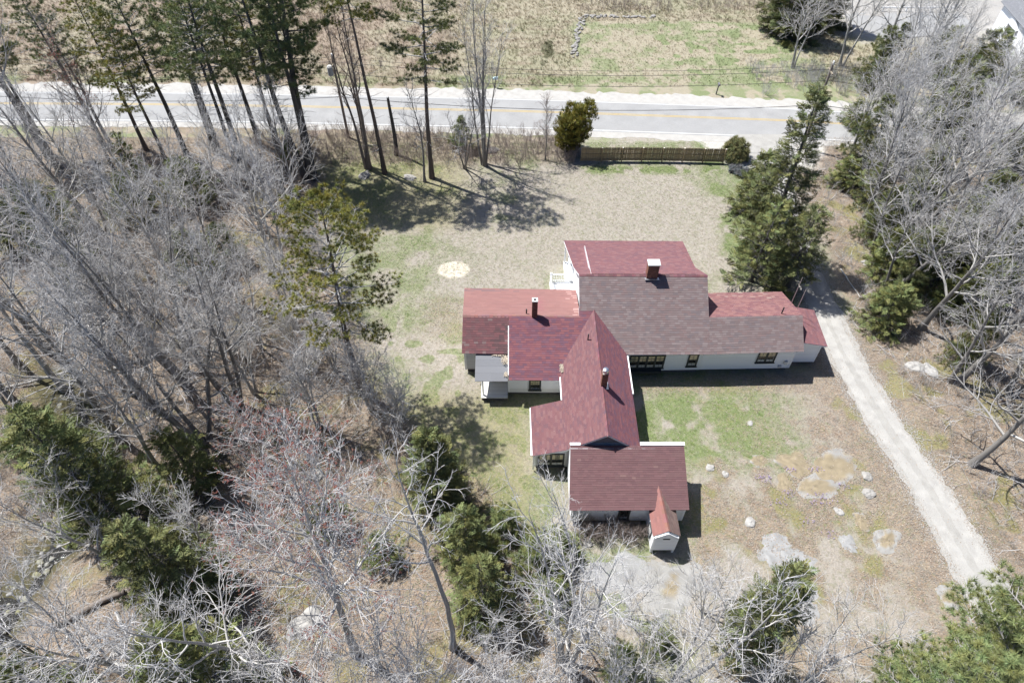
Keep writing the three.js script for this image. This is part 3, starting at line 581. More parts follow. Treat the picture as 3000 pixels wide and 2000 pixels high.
  function railing(ax, az, bx, bz) {
    const L = Math.hypot(bx - ax, bz - az), n = Math.round(L / 0.16), al = Math.abs(bx - ax) > Math.abs(bz - az), x0 = Math.min(ax, bx), x1 = Math.max(ax, bx), z0 = Math.min(az, bz), z1 = Math.max(az, bz);
    for (const [y, w] of [[0.68, 0.03], [1.42, 0.05]]) part('rail', al ? boxGeo(x0, x1, y, y + 0.06, az - w, az + w) : boxGeo(ax - w, ax + w, y, y + 0.06, z0, z1), M.trim, H);
    for (let k = 1; k < n; k++) part('baluster', bal, M.trim, H).position.set(lerp(ax, bx, k / n), 0.72, lerp(az, bz, k / n));
    for (const [x, z] of [[ax, az], [bx, bz]]) part('newel_post', boxGeo(x - 0.065, x + 0.065, 0.6, 1.66, z - 0.065, z + 0.065), M.trim, H);
  }
  railing(5.3, -47.8, 5.3, -45.35); railing(3.58, -45.3, 5.3, -45.3); railing(3.52, -45.28, 3.52, -42.3);
  // leaf debris caught in the roof corners
  const lr = rng(66), mm = [], cc = [];
  for (const [x, y, z, sx, sz, n] of [[-0.5, 2.8, -34.2, 0.35, 0.6, 220], [-1.0, 2.84, -34.6, 0.6, 0.15, 120], [-0.45, 2.5, -32.9, 0.2, 0.3, 90], [3.85, 3.12, -33.0, 0.2, 0.45, 120], [9.1, 2.34, -22.6, 0.18, 0.4, 70]])
    for (let k = 0; k < n; k++) { mm.push(placed(V(x + (lr() + lr() - 1) * sx, y + lr() * 0.06, z + (lr() + lr() - 1) * sz), V(lr() - 0.5, 1, lr() - 0.5).normalize(), lr() * 6, 0.7 + lr() * 0.5)); const q = 0.7 + 0.5 * lr(); cc.push(new THREE.Color().setRGB(0.4 * q, 0.34 * q, 0.26 * q)); }
  debris = [mm, cc];
}

// ---------------------------------------------------------------- leaves, needles, twigs (unit pieces used again and again)
const pieceR = rng(303);
const sph = () => { const a = pieceR() * 6.283, z = pieceR() * 2 - 1, s = Math.sqrt(1 - z * z); return V(s * Math.cos(a), z, s * Math.sin(a)); };
function twigSpray(n, len, rad, spreadA, curve = 0.5) {
  const T = new TB();
  const stem = (p, d, L, r, segs, sides) => { const path = [p.clone()], radii = [r]; let q = p.clone(), dir = d.clone(); for (let k = 1; k <= segs; k++) { dir.add(sph().multiplyScalar(0.22)).add(V(0, curve * 0.25, 0)).normalize(); q = q.clone().addScaledVector(dir, L / segs); path.push(q); radii.push(r * (1 - 0.75 * k / segs)); } T.tube(path, radii, sides); return path; };
  const main = stem(V(0, 0, 0), V(0, 1, 0), len, rad, 4, 3);
  for (let k = 0; k < n; k++) {
    const t = 0.12 + 0.8 * (k + pieceR()) / n, i = Math.min(3, Math.floor(t * 4)), p = main[i].clone().lerp(main[i + 1], t * 4 - i), az = k * 2.4 + pieceR(), a = spreadA * (0.7 + 0.5 * pieceR());
    const d = V(Math.sin(a) * Math.cos(az), Math.cos(a), Math.sin(a) * Math.sin(az)), L = len * (0.7 - 0.4 * t) * (0.7 + 0.6 * pieceR());
    const side = stem(p, d, L, rad * 0.7, 2, 3);
    if (pieceR() < 0.7) { const d2 = d.clone().add(sph().multiplyScalar(0.9)).normalize(); stem(side[1], d2, L * 0.5, rad * 0.5, 2, 3); }
  }
  return T.geo();
}
function needleTuft(n, len, width, cone, up = 0) {
  const T = new TB();
  for (let k = 0; k < n; k++) {
    const a = k * 2.399 + pieceR() * 0.5, th = cone * Math.sqrt((k + 0.5) / n), d = V(Math.sin(th) * Math.cos(a), Math.cos(th) + up, Math.sin(th) * Math.sin(a)).normalize();
    const L = len * (0.75 + 0.5 * pieceR()), side = V(0, 0, 0).crossVectors(d, sph()).normalize().multiplyScalar(width / 2), b = V(0, pieceR() * len * 0.5, 0), kk = 0.8 + 0.4 * pieceR();
    T.tri(b.clone().add(side), b.clone().sub(side), b.clone().addScaledVector(d, L), [kk, kk, kk]);
  }
  return T.geo();
}
function frond(n, len, half, width, droop) { // a flat fan of short needled side shoots along a stem
  const T = new TB();
  for (let k = 0; k < n; k++) {
    const t = (k + 0.5) / n, s = k % 2 ? 1 : -1, b = V(0, t * len, -droop * t * t * len), L = half * (1 - 0.6 * t) * (0.7 + 0.5 * pieceR()), kk = 0.78 + 0.44 * pieceR();
    const d = V(s * (0.85 + 0.2 * pieceR()), 0.6 + 0.2 * pieceR(), (pieceR() - 0.5) * 0.7 - droop * 0.5).normalize(), sd = V(0, 0, 0).crossVectors(d, V(pieceR() - 0.5, 0.3, 1)).normalize().multiplyScalar(width);
    const m = b.clone().addScaledVector(d, L * 0.5); 
    T.tri(b, m.clone().add(sd), m.clone().sub(sd), [kk, kk, kk]); T.tri(m.clone().add(sd), b.clone().addScaledVector(d, L), m.clone().sub(sd), [kk, kk, kk]);
  }
  return T.geo();
}
const SPRAY = [twigSpray(4, 1, 0.015, 0.65), twigSpray(5, 1, 0.014, 0.75, 0.2), twigSpray(3, 1, 0.016, 0.55, 0.8)];
const BRUSH = [twigSpray(9, 1, 0.012, 0.45, 0.7), twigSpray(11, 1, 0.01, 0.7, 0.3)];
const TUFT = [needleTuft(34, 0.2, 0.026, 1.5), needleTuft(30, 0.19, 0.028, 1.9)];
const PLUME = [needleTuft(40, 0.24, 0.022, 1.35, 0.1), needleTuft(36, 0.22, 0.023, 1.7)];
const FROND = [frond(26, 0.55, 0.3, 0.022, 0.2), frond(22, 0.5, 0.26, 0.024, 0.35)];
const SCALE = [frond(20, 0.42, 0.22, 0.024, -0.1), needleTuft(26, 0.28, 0.032, 0.9)];

const barkTone = (R, lo = 0.7, hi = 1.25) => { const ph = R() * 9; return (k, s) => { const v = lerp(lo, hi, noise(k * 0.9 + ph, s * 1.7 + ph)); return [v, v, v * 0.98]; }; };
const BARK = {
  trunk: mat(0.2, 0.185, 0.17, 0.95, { vertexColors: true }), grey: mat(0.38, 0.36, 0.335, 0.95, { vertexColors: true }), pale: mat(0.5, 0.475, 0.445, 0.95, { vertexColors: true }), brown: mat(0.2, 0.165, 0.14, 0.95, { vertexColors: true }),
  pine: mat(0.12, 0.095, 0.08, 0.95, { vertexColors: true }), dark: mat(0.085, 0.078, 0.072, 0.95, { vertexColors: true }),
};
const twigMat = { grey: mat(0.48, 0.46, 0.44, 0.95), pale: mat(0.53, 0.51, 0.49, 0.95), brown: mat(0.3, 0.235, 0.2, 0.95), brush: mat(0.31, 0.255, 0.225, 0.95) };
const leafMat = (r, g, b) => mat(r, g, b, 0.75, { vertexColors: true });
const GREEN = { redpine: leafMat(0.2, 0.205, 0.038), white: leafMat(0.18, 0.22, 0.085), whiteDark: leafMat(0.13, 0.165, 0.06), spruce: leafMat(0.115, 0.135, 0.045), hemlock: leafMat(0.135, 0.16, 0.052), cedar: leafMat(0.23, 0.225, 0.045), juniper: leafMat(0.14, 0.165, 0.062), shrub: leafMat(0.21, 0.215, 0.09) };

// a leafless tree; returns geometries and twig places, in the tree's own space
function growBare(seed, o) {
  const R = rng(seed), trunk = new TB(), limbs = new TB(), tips = [];
  const rs = () => { const a = R() * 6.283, z = R() * 2 - 1, s = Math.sqrt(1 - z * z); return V(s * Math.cos(a), z, s * Math.sin(a)); };
  const walk = (p, d, L, n, jit, lift) => { const path = [p.clone()]; let q = p.clone(), dir = d.clone(); for (let k = 0; k < n; k++) { dir.add(rs().multiplyScalar(jit)).add(V(0, lift, 0)).normalize(); q = q.clone().addScaledVector(dir, L / n); path.push(q); } return path; };
  const at = (path, t) => { const n = path.length - 1, i = Math.min(n - 1, Math.floor(t * n)); return [path[i].clone().lerp(path[i + 1], t * n - i), path[i + 1].clone().sub(path[i]).normalize()]; };
  const bend = (dir, ang, az) => { const u = V(0, 0, 0).crossVectors(dir, Math.abs(dir.y) > 0.9 ? V(1, 0, 0) : UP).normalize(), w = V(0, 0, 0).crossVectors(dir, u); return dir.clone().multiplyScalar(Math.cos(ang)).addScaledVector(u, Math.sin(ang) * Math.cos(az)).addScaledVector(w, Math.sin(ang) * Math.sin(az)).normalize(); };
  const lift = o.lift ?? 0.1, dense = o.dense || 1;
  function branch(p, d, L, r, lev) {
    const n = [0, 6, 4, 3][lev], path = walk(p, d, L, n, [0, 0.2, 0.26, 0.3][lev] * (o.gnarl || 1), lift * [0, 0.9, 0.7, 0.5][lev]);
    limbs.tube(path, path.map((_, k) => Math.max(0.013, r * (1 - 0.74 * k / n))), [0, 5, 4, 3][lev], lev < 2 ? barkTone(R) : undefined);
    if (lev < 3) {
      const m = Math.round((lev === 1 ? 3.4 + L * 0.85 : 1.55 + L * 0.85) * dense);
      for (let k = 0; k < m; k++) { const t = 0.18 + 0.8 * (k + R()) / m, [q, dd] = at(path, t); branch(q, bend(dd, 0.5 + 0.5 * R(), R() * 6.283), L * (0.62 - 0.38 * t) * (0.6 + 0.6 * R()), r * (1 - 0.7 * t) * 0.56, lev + 1); }
      if (R() < 0.55) tips.push([path[n], path[n].clone().sub(path[n - 1]).normalize(), 0.7 + 0.5 * R()]);
    } else {
      const dd = path[n].clone().sub(path[n - 1]).normalize(); if (R() < 0.45) tips.push([path[n], dd, clamp(L * 0.9, 0.45, 1.1)]); if (R() > 0.15) return;
      const [q, d2] = at(path, 0.3 + 0.4 * R()); tips.push([q, bend(d2, 0.7, R() * 6.283), clamp(L * 0.8, 0.4, 1.0)]);
    }
  }
  const stems = o.stems || 1;
  for (let s = 0; s < stems; s++) {
    const az = s / stems * 6.283 + R() * 1.2, tilt = stems > 1 ? (o.flare || 0.2) * (0.6 + 0.7 * R()) : (o.lean || 0.04) * R(), h = o.h * (s ? 0.72 + 0.28 * R() : 1), r = o.r * (s ? 0.6 + 0.35 * R() : 1);
    const d = V(Math.sin(tilt) * Math.cos(az), Math.cos(tilt), Math.sin(tilt) * Math.sin(az)), path = walk(V(Math.cos(az) * o.r * (stems > 1 ? 0.9 : 0), -0.15, Math.sin(az) * o.r * (stems > 1 ? 0.9 : 0)), d, h, 12, 0.07 * (o.gnarl || 1), 0.06);
    trunk.tube(path, path.map((_, k) => k ? Math.max(0.012, r * (1 - 0.93 * (k / 12) ** 0.85)) : r * 1.5), 8, barkTone(R));
    const nb = Math.round((o.nb || 15) * (s ? 0.75 : 1)), c0 = o.c0 ?? 0.3;
    for (let k = 0; k < nb; k++) {
      const u = (k + R()) / nb, t = c0 + (0.97 - c0) * u, [p, dd] = at(path, t), ang = lerp(o.a0 ?? 0.95, 0.45, u) * (0.8 + 0.4 * R());
      branch(p, bend(dd, ang, k * 2.4 + R()), o.h * (o.spread || 0.3) * (1 - 0.62 * u) * (0.65 + 0.6 * R()), r * (1 - 0.9 * t) * 0.48 + 0.012, 1);
    }
    for (let k = 0; k < (o.dead || 0); k++) { const [p, dd] = at(path, 0.12 + (c0 - 0.1) * R()); branch(p, bend(dd, 1.1 + 0.4 * R(), R() * 6.283), 0.7 + 1.6 * R(), 0.02, 3); }
    tips.push([path[12], V(0, 1, 0), 1]);
  }
  return { trunk: trunk.geo(), limbs: limbs.geo(), tips, R };
}
function bareTree(name, label, category, x, z, seed, o, group) {
  const b = growBare(seed, o), g = thing(name, label, category, [x, groundY(x, z), z], o.turn || 0, group), bark = BARK[o.bark || 'grey'];
  part('trunk', b.trunk, o.bark === 'pale' ? BARK.grey : o.bark === 'brown' ? bark : BARK.trunk, g); part('limbs', b.limbs, bark, g);
  const lists = [[], [], []]; b.tips.forEach(([p, d, s]) => lists[Math.floor(b.R() * 3)].push(placed(p, d, b.R() * 6.283, s * (o.twig || 1))));
  lists.forEach((l, k) => l.length && instanced('twigs', SPRAY[k], twigMat[o.twigs || o.bark || 'grey'] || twigMat.grey, l, null, g));
  if (o.buds) {
    const m = [], c = []; for (const [p, d, s] of b.tips) for (let k = 0; k < 9; k++) { if (b.R() > o.buds) continue; m.push(placed(p.clone().addScaledVector(d, s * (0.3 + 0.7 * b.R())).add(V(b.R() - 0.5, b.R() - 0.5, b.R() - 0.5).multiplyScalar(0.5 * s)), UP, b.R() * 6, 0.5 + 0.5 * b.R())); const q = b.R(); c.push(new THREE.Color().setRGB(lerp(0.33, 0.42, q), lerp(0.1, 0.21, q), lerp(0.075, 0.14, q))); }
    instanced('buds', BUD, budMat, m, c, g);
  }
  return g;
}
const BUD = (() => { const T = []; for (let k = 0; k < 5; k++) { const o = new THREE.OctahedronGeometry(0.028, 0); o.translate((pieceR() - 0.5) * 0.11, (pieceR() - 0.5) * 0.1, (pieceR() - 0.5) * 0.11); T.push(o); } return mergeGeometries(T); })();
const budMat = mat(1, 1, 1, 0.8);
function copyOf(g, x, z, label, turn, s, sy) {
  const c = g.clone(); c.name = numbered(g.name.replace(/_\d{3}$/, '')); scene.add(c);
  c.position.set(x, groundY(x, z), z); c.rotation.y = turn; c.scale.set(s, sy || s, s); c.userData = { ...g.userData }; if (label) c.userData.label = label; return c;
}
// an evergreen; prof(t): crown radius from the crown's foot (0) to its top (1)
function conifer(name, label, category, x, z, seed, o, group) {
  const R = rng(seed), g = thing(name, label, category, [x, groundY(x, z), z], 0, group), trunk = new TB(), limbs = new TB(), lists = o.kind.map(() => []), cols = o.kind.map(() => []);
  const rs = () => { const a = R() * 6.283, q = R() * 2 - 1, s = Math.sqrt(1 - q * q); return V(s * Math.cos(a), q, s * Math.sin(a)); };
  const col = () => { const k = 0.7 + 0.6 * R(), y = R(); return new THREE.Color().setRGB(k * (0.9 + 0.35 * y), k, k * (1.05 - 0.25 * y)); };
  const clump = (p, d, s) => { const k = Math.floor(R() * o.kind.length); lists[k].push(placed(p, d, R() * 6.283, s * (0.75 + 0.5 * R()) * (o.size || 1))); cols[k].push(col()); };
  const stems = o.stems || 1;
  for (let st = 0; st < stems; st++) {
    const az0 = st * 2.4 + (o.az || 0), tilt = stems > 1 ? (o.flare || 0.12) * (0.5 + R()) : (o.lean || 0), h = o.h * (st ? 0.75 + 0.25 * R() : 1), tr = o.r * (st ? 0.75 : 1), path = [];
    let q = V(Math.cos(az0) * (st ? o.r * 1.2 : 0), -0.15, Math.sin(az0) * (st ? o.r * 1.2 : 0)); const dir = V(Math.sin(tilt) * Math.cos(az0), Math.cos(tilt), Math.sin(tilt) * Math.sin(az0)); path.push(q);
    for (let k = 0; k < 12; k++) { dir.add(rs().multiplyScalar(0.03)).add(V(0, 0.02, 0)).normalize(); q = q.clone().addScaledVector(dir, h / 12); path.push(q); }
    trunk.tube(path, path.map((_, k) => k ? Math.max(0.015, tr * (1 - 0.95 * k / 12)) : tr * 1.35), 8, barkTone(R, 0.6, 1.4));
    const at = t => { const i = Math.min(11, Math.floor(t * 12)); return path[i].clone().lerp(path[i + 1], t * 12 - i); };
    const nb = Math.round(o.nb * (st ? 0.7 : 1));
    for (let k = 0; k < nb; k++) {
      const u = Math.pow((k + R()) / nb, o.pow || 1), t = o.c0 + (0.985 - o.c0) * u, p = at(t), L = o.prof(u) * (0.52 + 0.66 * R()) * (st ? 0.8 : 1), az = k * 2.399 + R() * 0.7;
      if (o.side && Math.cos(az - o.side) < 0 && R() < 0.65) continue;
      if (L < 0.15) { clump(p, UP, 1); continue; }
      const sl = o.slope(u) + (R() - 0.5) * 0.25; let d = V(Math.cos(az), sl, Math.sin(az)).normalize(); const n = 5, bp = [p.clone()]; let w = p.clone();
      for (let m = 0; m < n; m++) { d.add(V((R() - 0.5) * 0.25, (o.curl || 0) * (m / n - 0.3) + (R() - 0.5) * 0.12, (R() - 0.5) * 0.25)).normalize(); w = w.clone().addScaledVector(d, L / n); bp.push(w); }
      const br = Math.max(0.014, Math.min(tr * (1 - t) * 0.6, 0.03 + L * 0.012)); limbs.tube(bp, bp.map((_, m) => br * (1 - 0.75 * m / n)), 4);
      const at2 = v => { const i = Math.min(n - 1, Math.floor(v * n)); return [bp[i].clone().lerp(bp[i + 1], v * n - i), bp[i + 1].clone().sub(bp[i]).normalize()]; };
      const f0 = o.bare ?? 0.3, steps = Math.max(2, Math.round(L * (1 - f0) / (o.step || 0.3)));
      for (let m = 0; m <= steps; m++) {
        const v = Math.min(0.999, f0 + (1 - f0) * (m + R() * 0.6) / steps), [bq, bd] = at2(v), sub = (o.sub || 0.3) * L * (1 - 0.55 * v) * (0.6 + 0.7 * R());
        const sideV = V(0, 0, 0).crossVectors(bd, UP).normalize();
        for (const s of [-1, 1]) {
          const sd = bd.clone().multiplyScalar(0.6).addScaledVector(sideV, s).add(V(0, (o.subRise ?? 0.1) + (R() - 0.5) * 0.5, 0)).normalize(), cnt = Math.max(1, Math.round(sub / (o.step || 0.3)));
          if (sub > 0.25) limbs.tube([bq, bq.clone().addScaledVector(sd, sub)], [br * 0.35, 0.008], 3);
          for (let c = 1; c <= cnt; c++) clump(bq.clone().addScaledVector(sd, sub * c / cnt).add(rs().multiplyScalar(0.08)), sd.clone().add(V(0, o.tipUp ?? 0.4, 0)).normalize(), 1);
        }
        if (m === steps || R() < 0.5) clump(bq, bd.clone().add(V(0, o.tipUp ?? 0.4, 0)).normalize(), 1);
      }
    }
    for (let k = 0; k < (o.dead || 0); k++) { const t = 0.12 + (o.c0 - 0.06) * R(), p = at(t), az = R() * 6.283, L = 0.5 + 1.6 * R(); let d = V(Math.cos(az), 0.05 + 0.3 * (R() - 0.5), Math.sin(az)).normalize(), w = p.clone(); const bp = [w]; for (let m = 0; m < 3; m++) { d.add(rs().multiplyScalar(0.25)).normalize(); w = w.clone().addScaledVector(d, L / 3); bp.push(w); } limbs.tube(bp, [0.03, 0.022, 0.016, 0.008], 3); }
  }
  part('trunk', trunk.geo(), BARK[o.bark || 'pine'], g); part('limbs', limbs.geo(), BARK[o.limbBark || o.bark || 'pine'], g);
  lists.forEach((l, k) => l.length && instanced('crown', o.kind[k], GREEN[o.green], l, cols[k], g));
  g.userData.clumps = undefined; delete g.userData.clumps; return g;
}
const dome = (w, p = 0.6) => u => w * Math.pow(Math.max(0, 1 - u), p) * (0.55 + 0.45 * Math.sin(Math.min(1, u * 2.2) * 1.571));
const cone = (w, p = 0.85) => u => w * Math.pow(Math.max(0.0, 1 - u), p) + 0.12;
const PINE = { kind: TUFT, green: 'redpine', c0: 0.5, slope: u => lerp(0.0, 0.7, u), curl: 0.25, bare: 0.45, step: 0.34, sub: 0.34, subRise: 0.15, tipUp: 0.7, limbBark: 'grey', dead: 14 };
const WPINE = { kind: PLUME, green: 'white', c0: 0.15, slope: u => lerp(0.12, 0.9, u), curl: 0.15, bare: 0.25, step: 0.28, sub: 0.36, subRise: 0.1, tipUp: 0.5, limbBark: 'grey', dead: 4 };
const SPRUCE = { kind: FROND, green: 'spruce', c0: 0.06, slope: u => lerp(-0.15, 0.45, u), curl: 0.2, bare: 0.15, step: 0.3, sub: 0.34, subRise: -0.05, tipUp: 0.1, bark: 'dark', dead: 3 };

// ---------------------------------------------------------------- trees along the road in front of the lawn
const roadRow = 'trees in the row between lawn and road';
conifer('pine_tree', 'tall dark many stemmed pine at the left end of the row above the lawn', 'pine tree', -21.8, -62.3, 501, { ...PINE, green: 'whiteDark', kind: PLUME, bark: 'dark', limbBark: 'dark', h: 25, r: 0.48, stems: 4, flare: 0.1, c0: 0.5, nb: 46, prof: dome(4.8), dead: 18, size: 1.6 });
bareTree('bare_tree', 'forked bare tree with two close trunks left of the straight dark pine', 'bare tree', -15.9, -64.0, 502, { h: 19, r: 0.24, stems: 3, flare: 0.1, nb: 12, spread: 0.17, c0: 0.35, a0: 0.6, bark: 'brown', dead: 5 }, roadRow);
conifer('pine_tree', 'straight slim dark pine with short dead stubs beside the broken snag', 'pine tree', -13.9, -62.9, 503, { ...PINE, h: 26, r: 0.24, c0: 0.64, nb: 44, prof: dome(4.0), size: 1.5, dead: 26, lean: 0.03, az: 3 });
conifer('pine_tree', 'tall pine with open needled branches casting shade on the lawn', 'pine tree', -8.7, -62.1, 504, { ...PINE, h: 25, r: 0.27, c0: 0.45, nb: 56, prof: dome(4.6, 0.5), size: 1.45, dead: 24, green: 'hemlock', bark: 'pine' });
bareTree('bare_tree', 'slender bare tree leaning against the open needled pine', 'bare tree', -9.4, -61.4, 505, { h: 11, r: 0.15, nb: 11, spread: 0.28, c0: 0.3, bark: 'grey', gnarl: 1.3 }, roadRow);
bareTree('bare_tree', 'tall many stemmed bare tree at the right end of the row', 'bare tree', -3.1, -64.6, 506, { h: 19, r: 0.19, stems: 5, flare: 0.13, nb: 11, spread: 0.2, c0: 0.3, a0: 0.6, lift: 0.16, bark: 'grey' }, roadRow);
bareTree('bare_tree', 'crooked small bare tree between the open pine and the many stemmed tree', 'bare tree', -5.2, -63.9, 507, { h: 10, r: 0.12, stems: 3, flare: 0.25, nb: 9, spread: 0.26, gnarl: 1.5, bark: 'grey' }, roadRow);
bareTree('bare_tree', 'thin young bare tree beside the golden cedar', 'bare tree', 3.75, -65.4, 508, { h: 7, r: 0.09, nb: 16, spread: 0.2, c0: 0.35, bark: 'grey', twigs: 'brown' }, roadRow);
{ // broken snag
  const g = thing('tree_snag', 'broken dead tree trunk with jagged top near the road', 'dead tree', [-13.0, 0, -66.5]), T = new TB(), R = rng(71), path = [], rad = [];
  for (let k = 0; k <= 9; k++) { path.push(V(Math.sin(k * 0.5) * 0.06, k * 0.76 - 0.1, Math.cos(k * 0.6) * 0.05)); rad.push(k ? 0.25 - 0.012 * k : 0.36); }
  T.tube(path, rad, 8, barkTone(R, 0.5, 1.5)); for (let k = 0; k < 4; k++) { const a = k * 1.6, p = path[9].clone().add(V(Math.cos(a) * 0.07, -0.1, Math.sin(a) * 0.07)); T.tube([p, p.clone().add(V(Math.cos(a) * 0.04, 0.25 + 0.25 * R(), Math.sin(a) * 0.04))], [0.07, 0.005], 5); }
  part('trunk', T.geo(), BARK.dark, g); const S = new TB(); for (let k = 0; k < 7; k++) { const a = R() * 6.3, y = 2 + R() * 4.2, L = 0.3 + R() * 0.9; S.tube([V(0, y, 0), V(Math.cos(a) * L, y + 0.1, Math.sin(a) * L)], [0.04, 0.012], 4); } part('stubs', S.geo(), BARK.dark, g);
}
conifer('golden_cedar', 'golden green bushy cedar at the left end of the fence', 'cedar', 6.4, -67.2, 509, { ...SPRUCE, kind: SCALE, green: 'cedar', h: 6.3, r: 0.16, stems: 4, flare: 0.3, c0: 0.04, nb: 58, prof: dome(2.6, 0.45), slope: () => 0.75, curl: 0.2, bare: 0.35, step: 0.26, tipUp: 0.9, size: 1.15 });
conifer('pine_sapling', 'small pale green pine among the bare stems by the road', 'sapling', -5.6, -67.6, 510, { ...WPINE, h: 4.2, r: 0.06, nb: 30, prof: cone(1.3), green: 'white', size: 1.1 });
conifer('pine_sapling', 'small bright green pine behind the many stemmed dark pine', 'sapling', -24.6, -65.2, 511, { ...WPINE, h: 2.6, r: 0.05, nb: 24, prof: cone(1.3) });

// ---------------------------------------------------------------- pines of the left wood behind
const pineGroup = 'tall pines at the upper left near the road', pineLabel = 'tall dark trunked pine with green crown in the wood at the upper left';
const pA = conifer('pine_tree', pineLabel, 'pine tree', -29.6, -63.7, 520, { ...PINE, kind: PLUME, green: 'white', h: 22, r: 0.34, c0: 0.5, nb: 56, prof: dome(4.6), size: 1.25, bark: 'dark', dead: 20, stems: 2, flare: 0.06 }, pineGroup);
const pB = conifer('pine_tree', pineLabel, 'pine tree', -36.2, -65.6, 521, { ...PINE, kind: PLUME, green: 'whiteDark', h: 20, r: 0.3, c0: 0.48, nb: 54, prof: dome(4.2), size: 1.25, bark: 'dark', dead: 18 }, pineGroup);
const pC = conifer('pine_tree', pineLabel, 'pine tree', -41.5, -67.3, 522, { ...PINE, h: 18, r: 0.24, c0: 0.45, nb: 54, prof: dome(3.9), size: 1.2, dead: 14 }, pineGroup);
[[pB, -29.0, -68.6, 1.0], [pA, -33.4, -66.8, 0.9], [pC, -37.6, -63.6, 0.95], [pB, -46.5, -68, 0.9], [pC, -26.6, -67.5, 1.05], [pA, -52, -66, 0.9]].forEach(([g, x, z, s], k) => copyOf(g, x, z, pineLabel, k * 1.9 + 0.4, s));
[...scene.children].filter(o => o.userData.group === pineGroup).sort((a, b) => b.position.x - a.position.x).forEach((o, k) => { o.userData.label = `${['first', 'second', 'third', 'fourth', 'fifth', 'sixth', 'seventh', 'eighth', 'ninth'][k]} tall dark pine counting left from the many stemmed pine`; });
conifer('mossy_pine', 'dark mossy trunked pine standing low in the upper left wood', 'pine tree', -37.4, -57.4, 523, { ...SPRUCE, kind: PLUME, green: 'hemlock', h: 9, r: 0.2, c0: 0.15, nb: 34, prof: cone(2.0), bark: 'dark', dead: 8 });
conifer('red_pine', 'tall red pine with broad olive crown standing left of the house', 'pine tree', -12.1, -33.1, 530, { ...PINE, h: 19.6, r: 0.3, c0: 0.4, nb: 78, pow: 0.8, prof: u => 5.8 * Math.pow(1 - u, 0.5) * (0.45 + 0.55 * Math.sin(Math.min(1, u * 1.7) * 1.571)), slope: u => lerp(0.02, 0.85, u), bare: 0.5, step: 0.32, sub: 0.3, size: 1.2, dead: 26 });

// ---------------------------------------------------------------- bare trees of the left wood
const leftGroup = 'bare trees of the wood on the left';
const lw = [];
const LOOK = ['many stemmed', 'tall straight', 'pale branched', 'twin stemmed', 'high crowned', 'low bushy', 'crooked pale', 'slender clustered'];
const where = (x, z) => streamDist(x, z) < 5 ? 'near the stream' : z < -60 ? 'near the road under the pines' : x - woodEdge(z) > -5 ? (z > -36 ? 'near the red pine at the lawn edge' : 'at the left edge of the front lawn') : x < -40 ? 'at the far left edge of the wood' : z < -50 ? 'in the back of the left wood' : z < -40 ? 'in the middle of the left wood' : z < -30 ? 'in the left wood level with the house' : 'low in the left wood above the hemlocks';
const leftName = (v, x, z) => `${LOOK[v]} bare tree ${where(x, z)}`;
[[-21.6, -31.5, 540, { h: 17, r: 0.24, stems: 4, flare: 0.24, nb: 14, spread: 0.3, dense: 1.1 }],
 [-36.0, -41.2, 541, { h: 17, r: 0.3, nb: 17, spread: 0.3, c0: 0.35 }],
 [-31.3, -33.4, 542, { h: 16, r: 0.22, nb: 16, spread: 0.33, c0: 0.28, bark: 'pale' }],
 [-26.8, -44.3, 543, { h: 14, r: 0.2, stems: 2, flare: 0.16, nb: 15, spread: 0.34, dense: 1.15 }],
 [-39.7, -37.8, 544, { h: 18, r: 0.28, nb: 17, spread: 0.29, c0: 0.4 }],
 [-18.8, -40.1, 545, { h: 10, r: 0.14, stems: 3, flare: 0.22, nb: 12, spread: 0.34, bark: 'pale', dense: 1.2 }],
 [-31.3, -50.9, 546, { h: 13, r: 0.18, nb: 16, spread: 0.38, c0: 0.25, bark: 'pale', gnarl: 1.3, dense: 1.2 }],
 [-14.7, -35.5, 547, { h: 8.5, r: 0.11, stems: 4, flare: 0.22, nb: 10, spread: 0.32, dense: 1.2, bark: 'pale' }],
].forEach(([x, z, s, o], v) => lw.push(bareTree('bare_tree', leftName(v, x, z), 'bare tree', x, z, s, { dead: 3, ...o }, leftGroup)));
[[-49.6, -63.4, 4], [-41.0, -35.9, 4], [-20.7, -33.0, 5], [-23.4, -28.5, 0], [-47.5, -49.2, 4], [-24.4, -42.2, 5], [-26.8, -34.6, 0], [-40.5, -52.8, 3], [-24.2, -58.8, 3], [-28.4, -41.0, 2], [-36.6, -33.8, 2], [-32.2, -41.6, 3], [-21.6, -45.6, 2], [-44.9, -66.9, 1], [-38.6, -31.4, 1], [-29.1, -32.0, 2], [-25.4, -25.4, 2], [-38.2, -48.9, 4], [-22.2, -48.9, 6], [-42.1, -48.0, 1], [-21.5, -38.1, 5], [-27.4, -38.1, 3], [-48.7, -54.6, 4], [-15.0, -29.8, 7], [-11.2, -31.6, 7], [-34.1, -26.3, 4], [-45.2, -42.6, 1], [-29.6, -56.8, 6], [-53.2, -59.7, 4], [-33.5, -46, 2], [-25.2, -53.5, 6], [-20.9, -54.5, 6], [-44, -58, 2], [-36, -54, 6], [-17.2, -46.2, 7], [-17.6, -36.0, 7], [-29.8, -28.6, 4], [-44.5, -31, 1], [-40.6, -43.6, 2], [-34.8, -37.2, 3], [-19.4, -43.6, 6], [-57, -62, 1], [-8.4, -28.6, 7]]
  .forEach(([x, z, v], k) => { const r = rng(900 + k), s = 0.82 + 0.34 * r(); lw.push(copyOf(lw[v], x, z, leftName(v, x, z), r() * 6.283, s, s * (0.9 + 0.2 * r()))); });
bareTree('red_budded_tree', 'bare tree with dark red buds in the upper left wood below the pines', 'budding tree', -43.5, -63.2, 560, { h: 14, r: 0.2, nb: 16, spread: 0.32, buds: 0.35, bark: 'brown' });
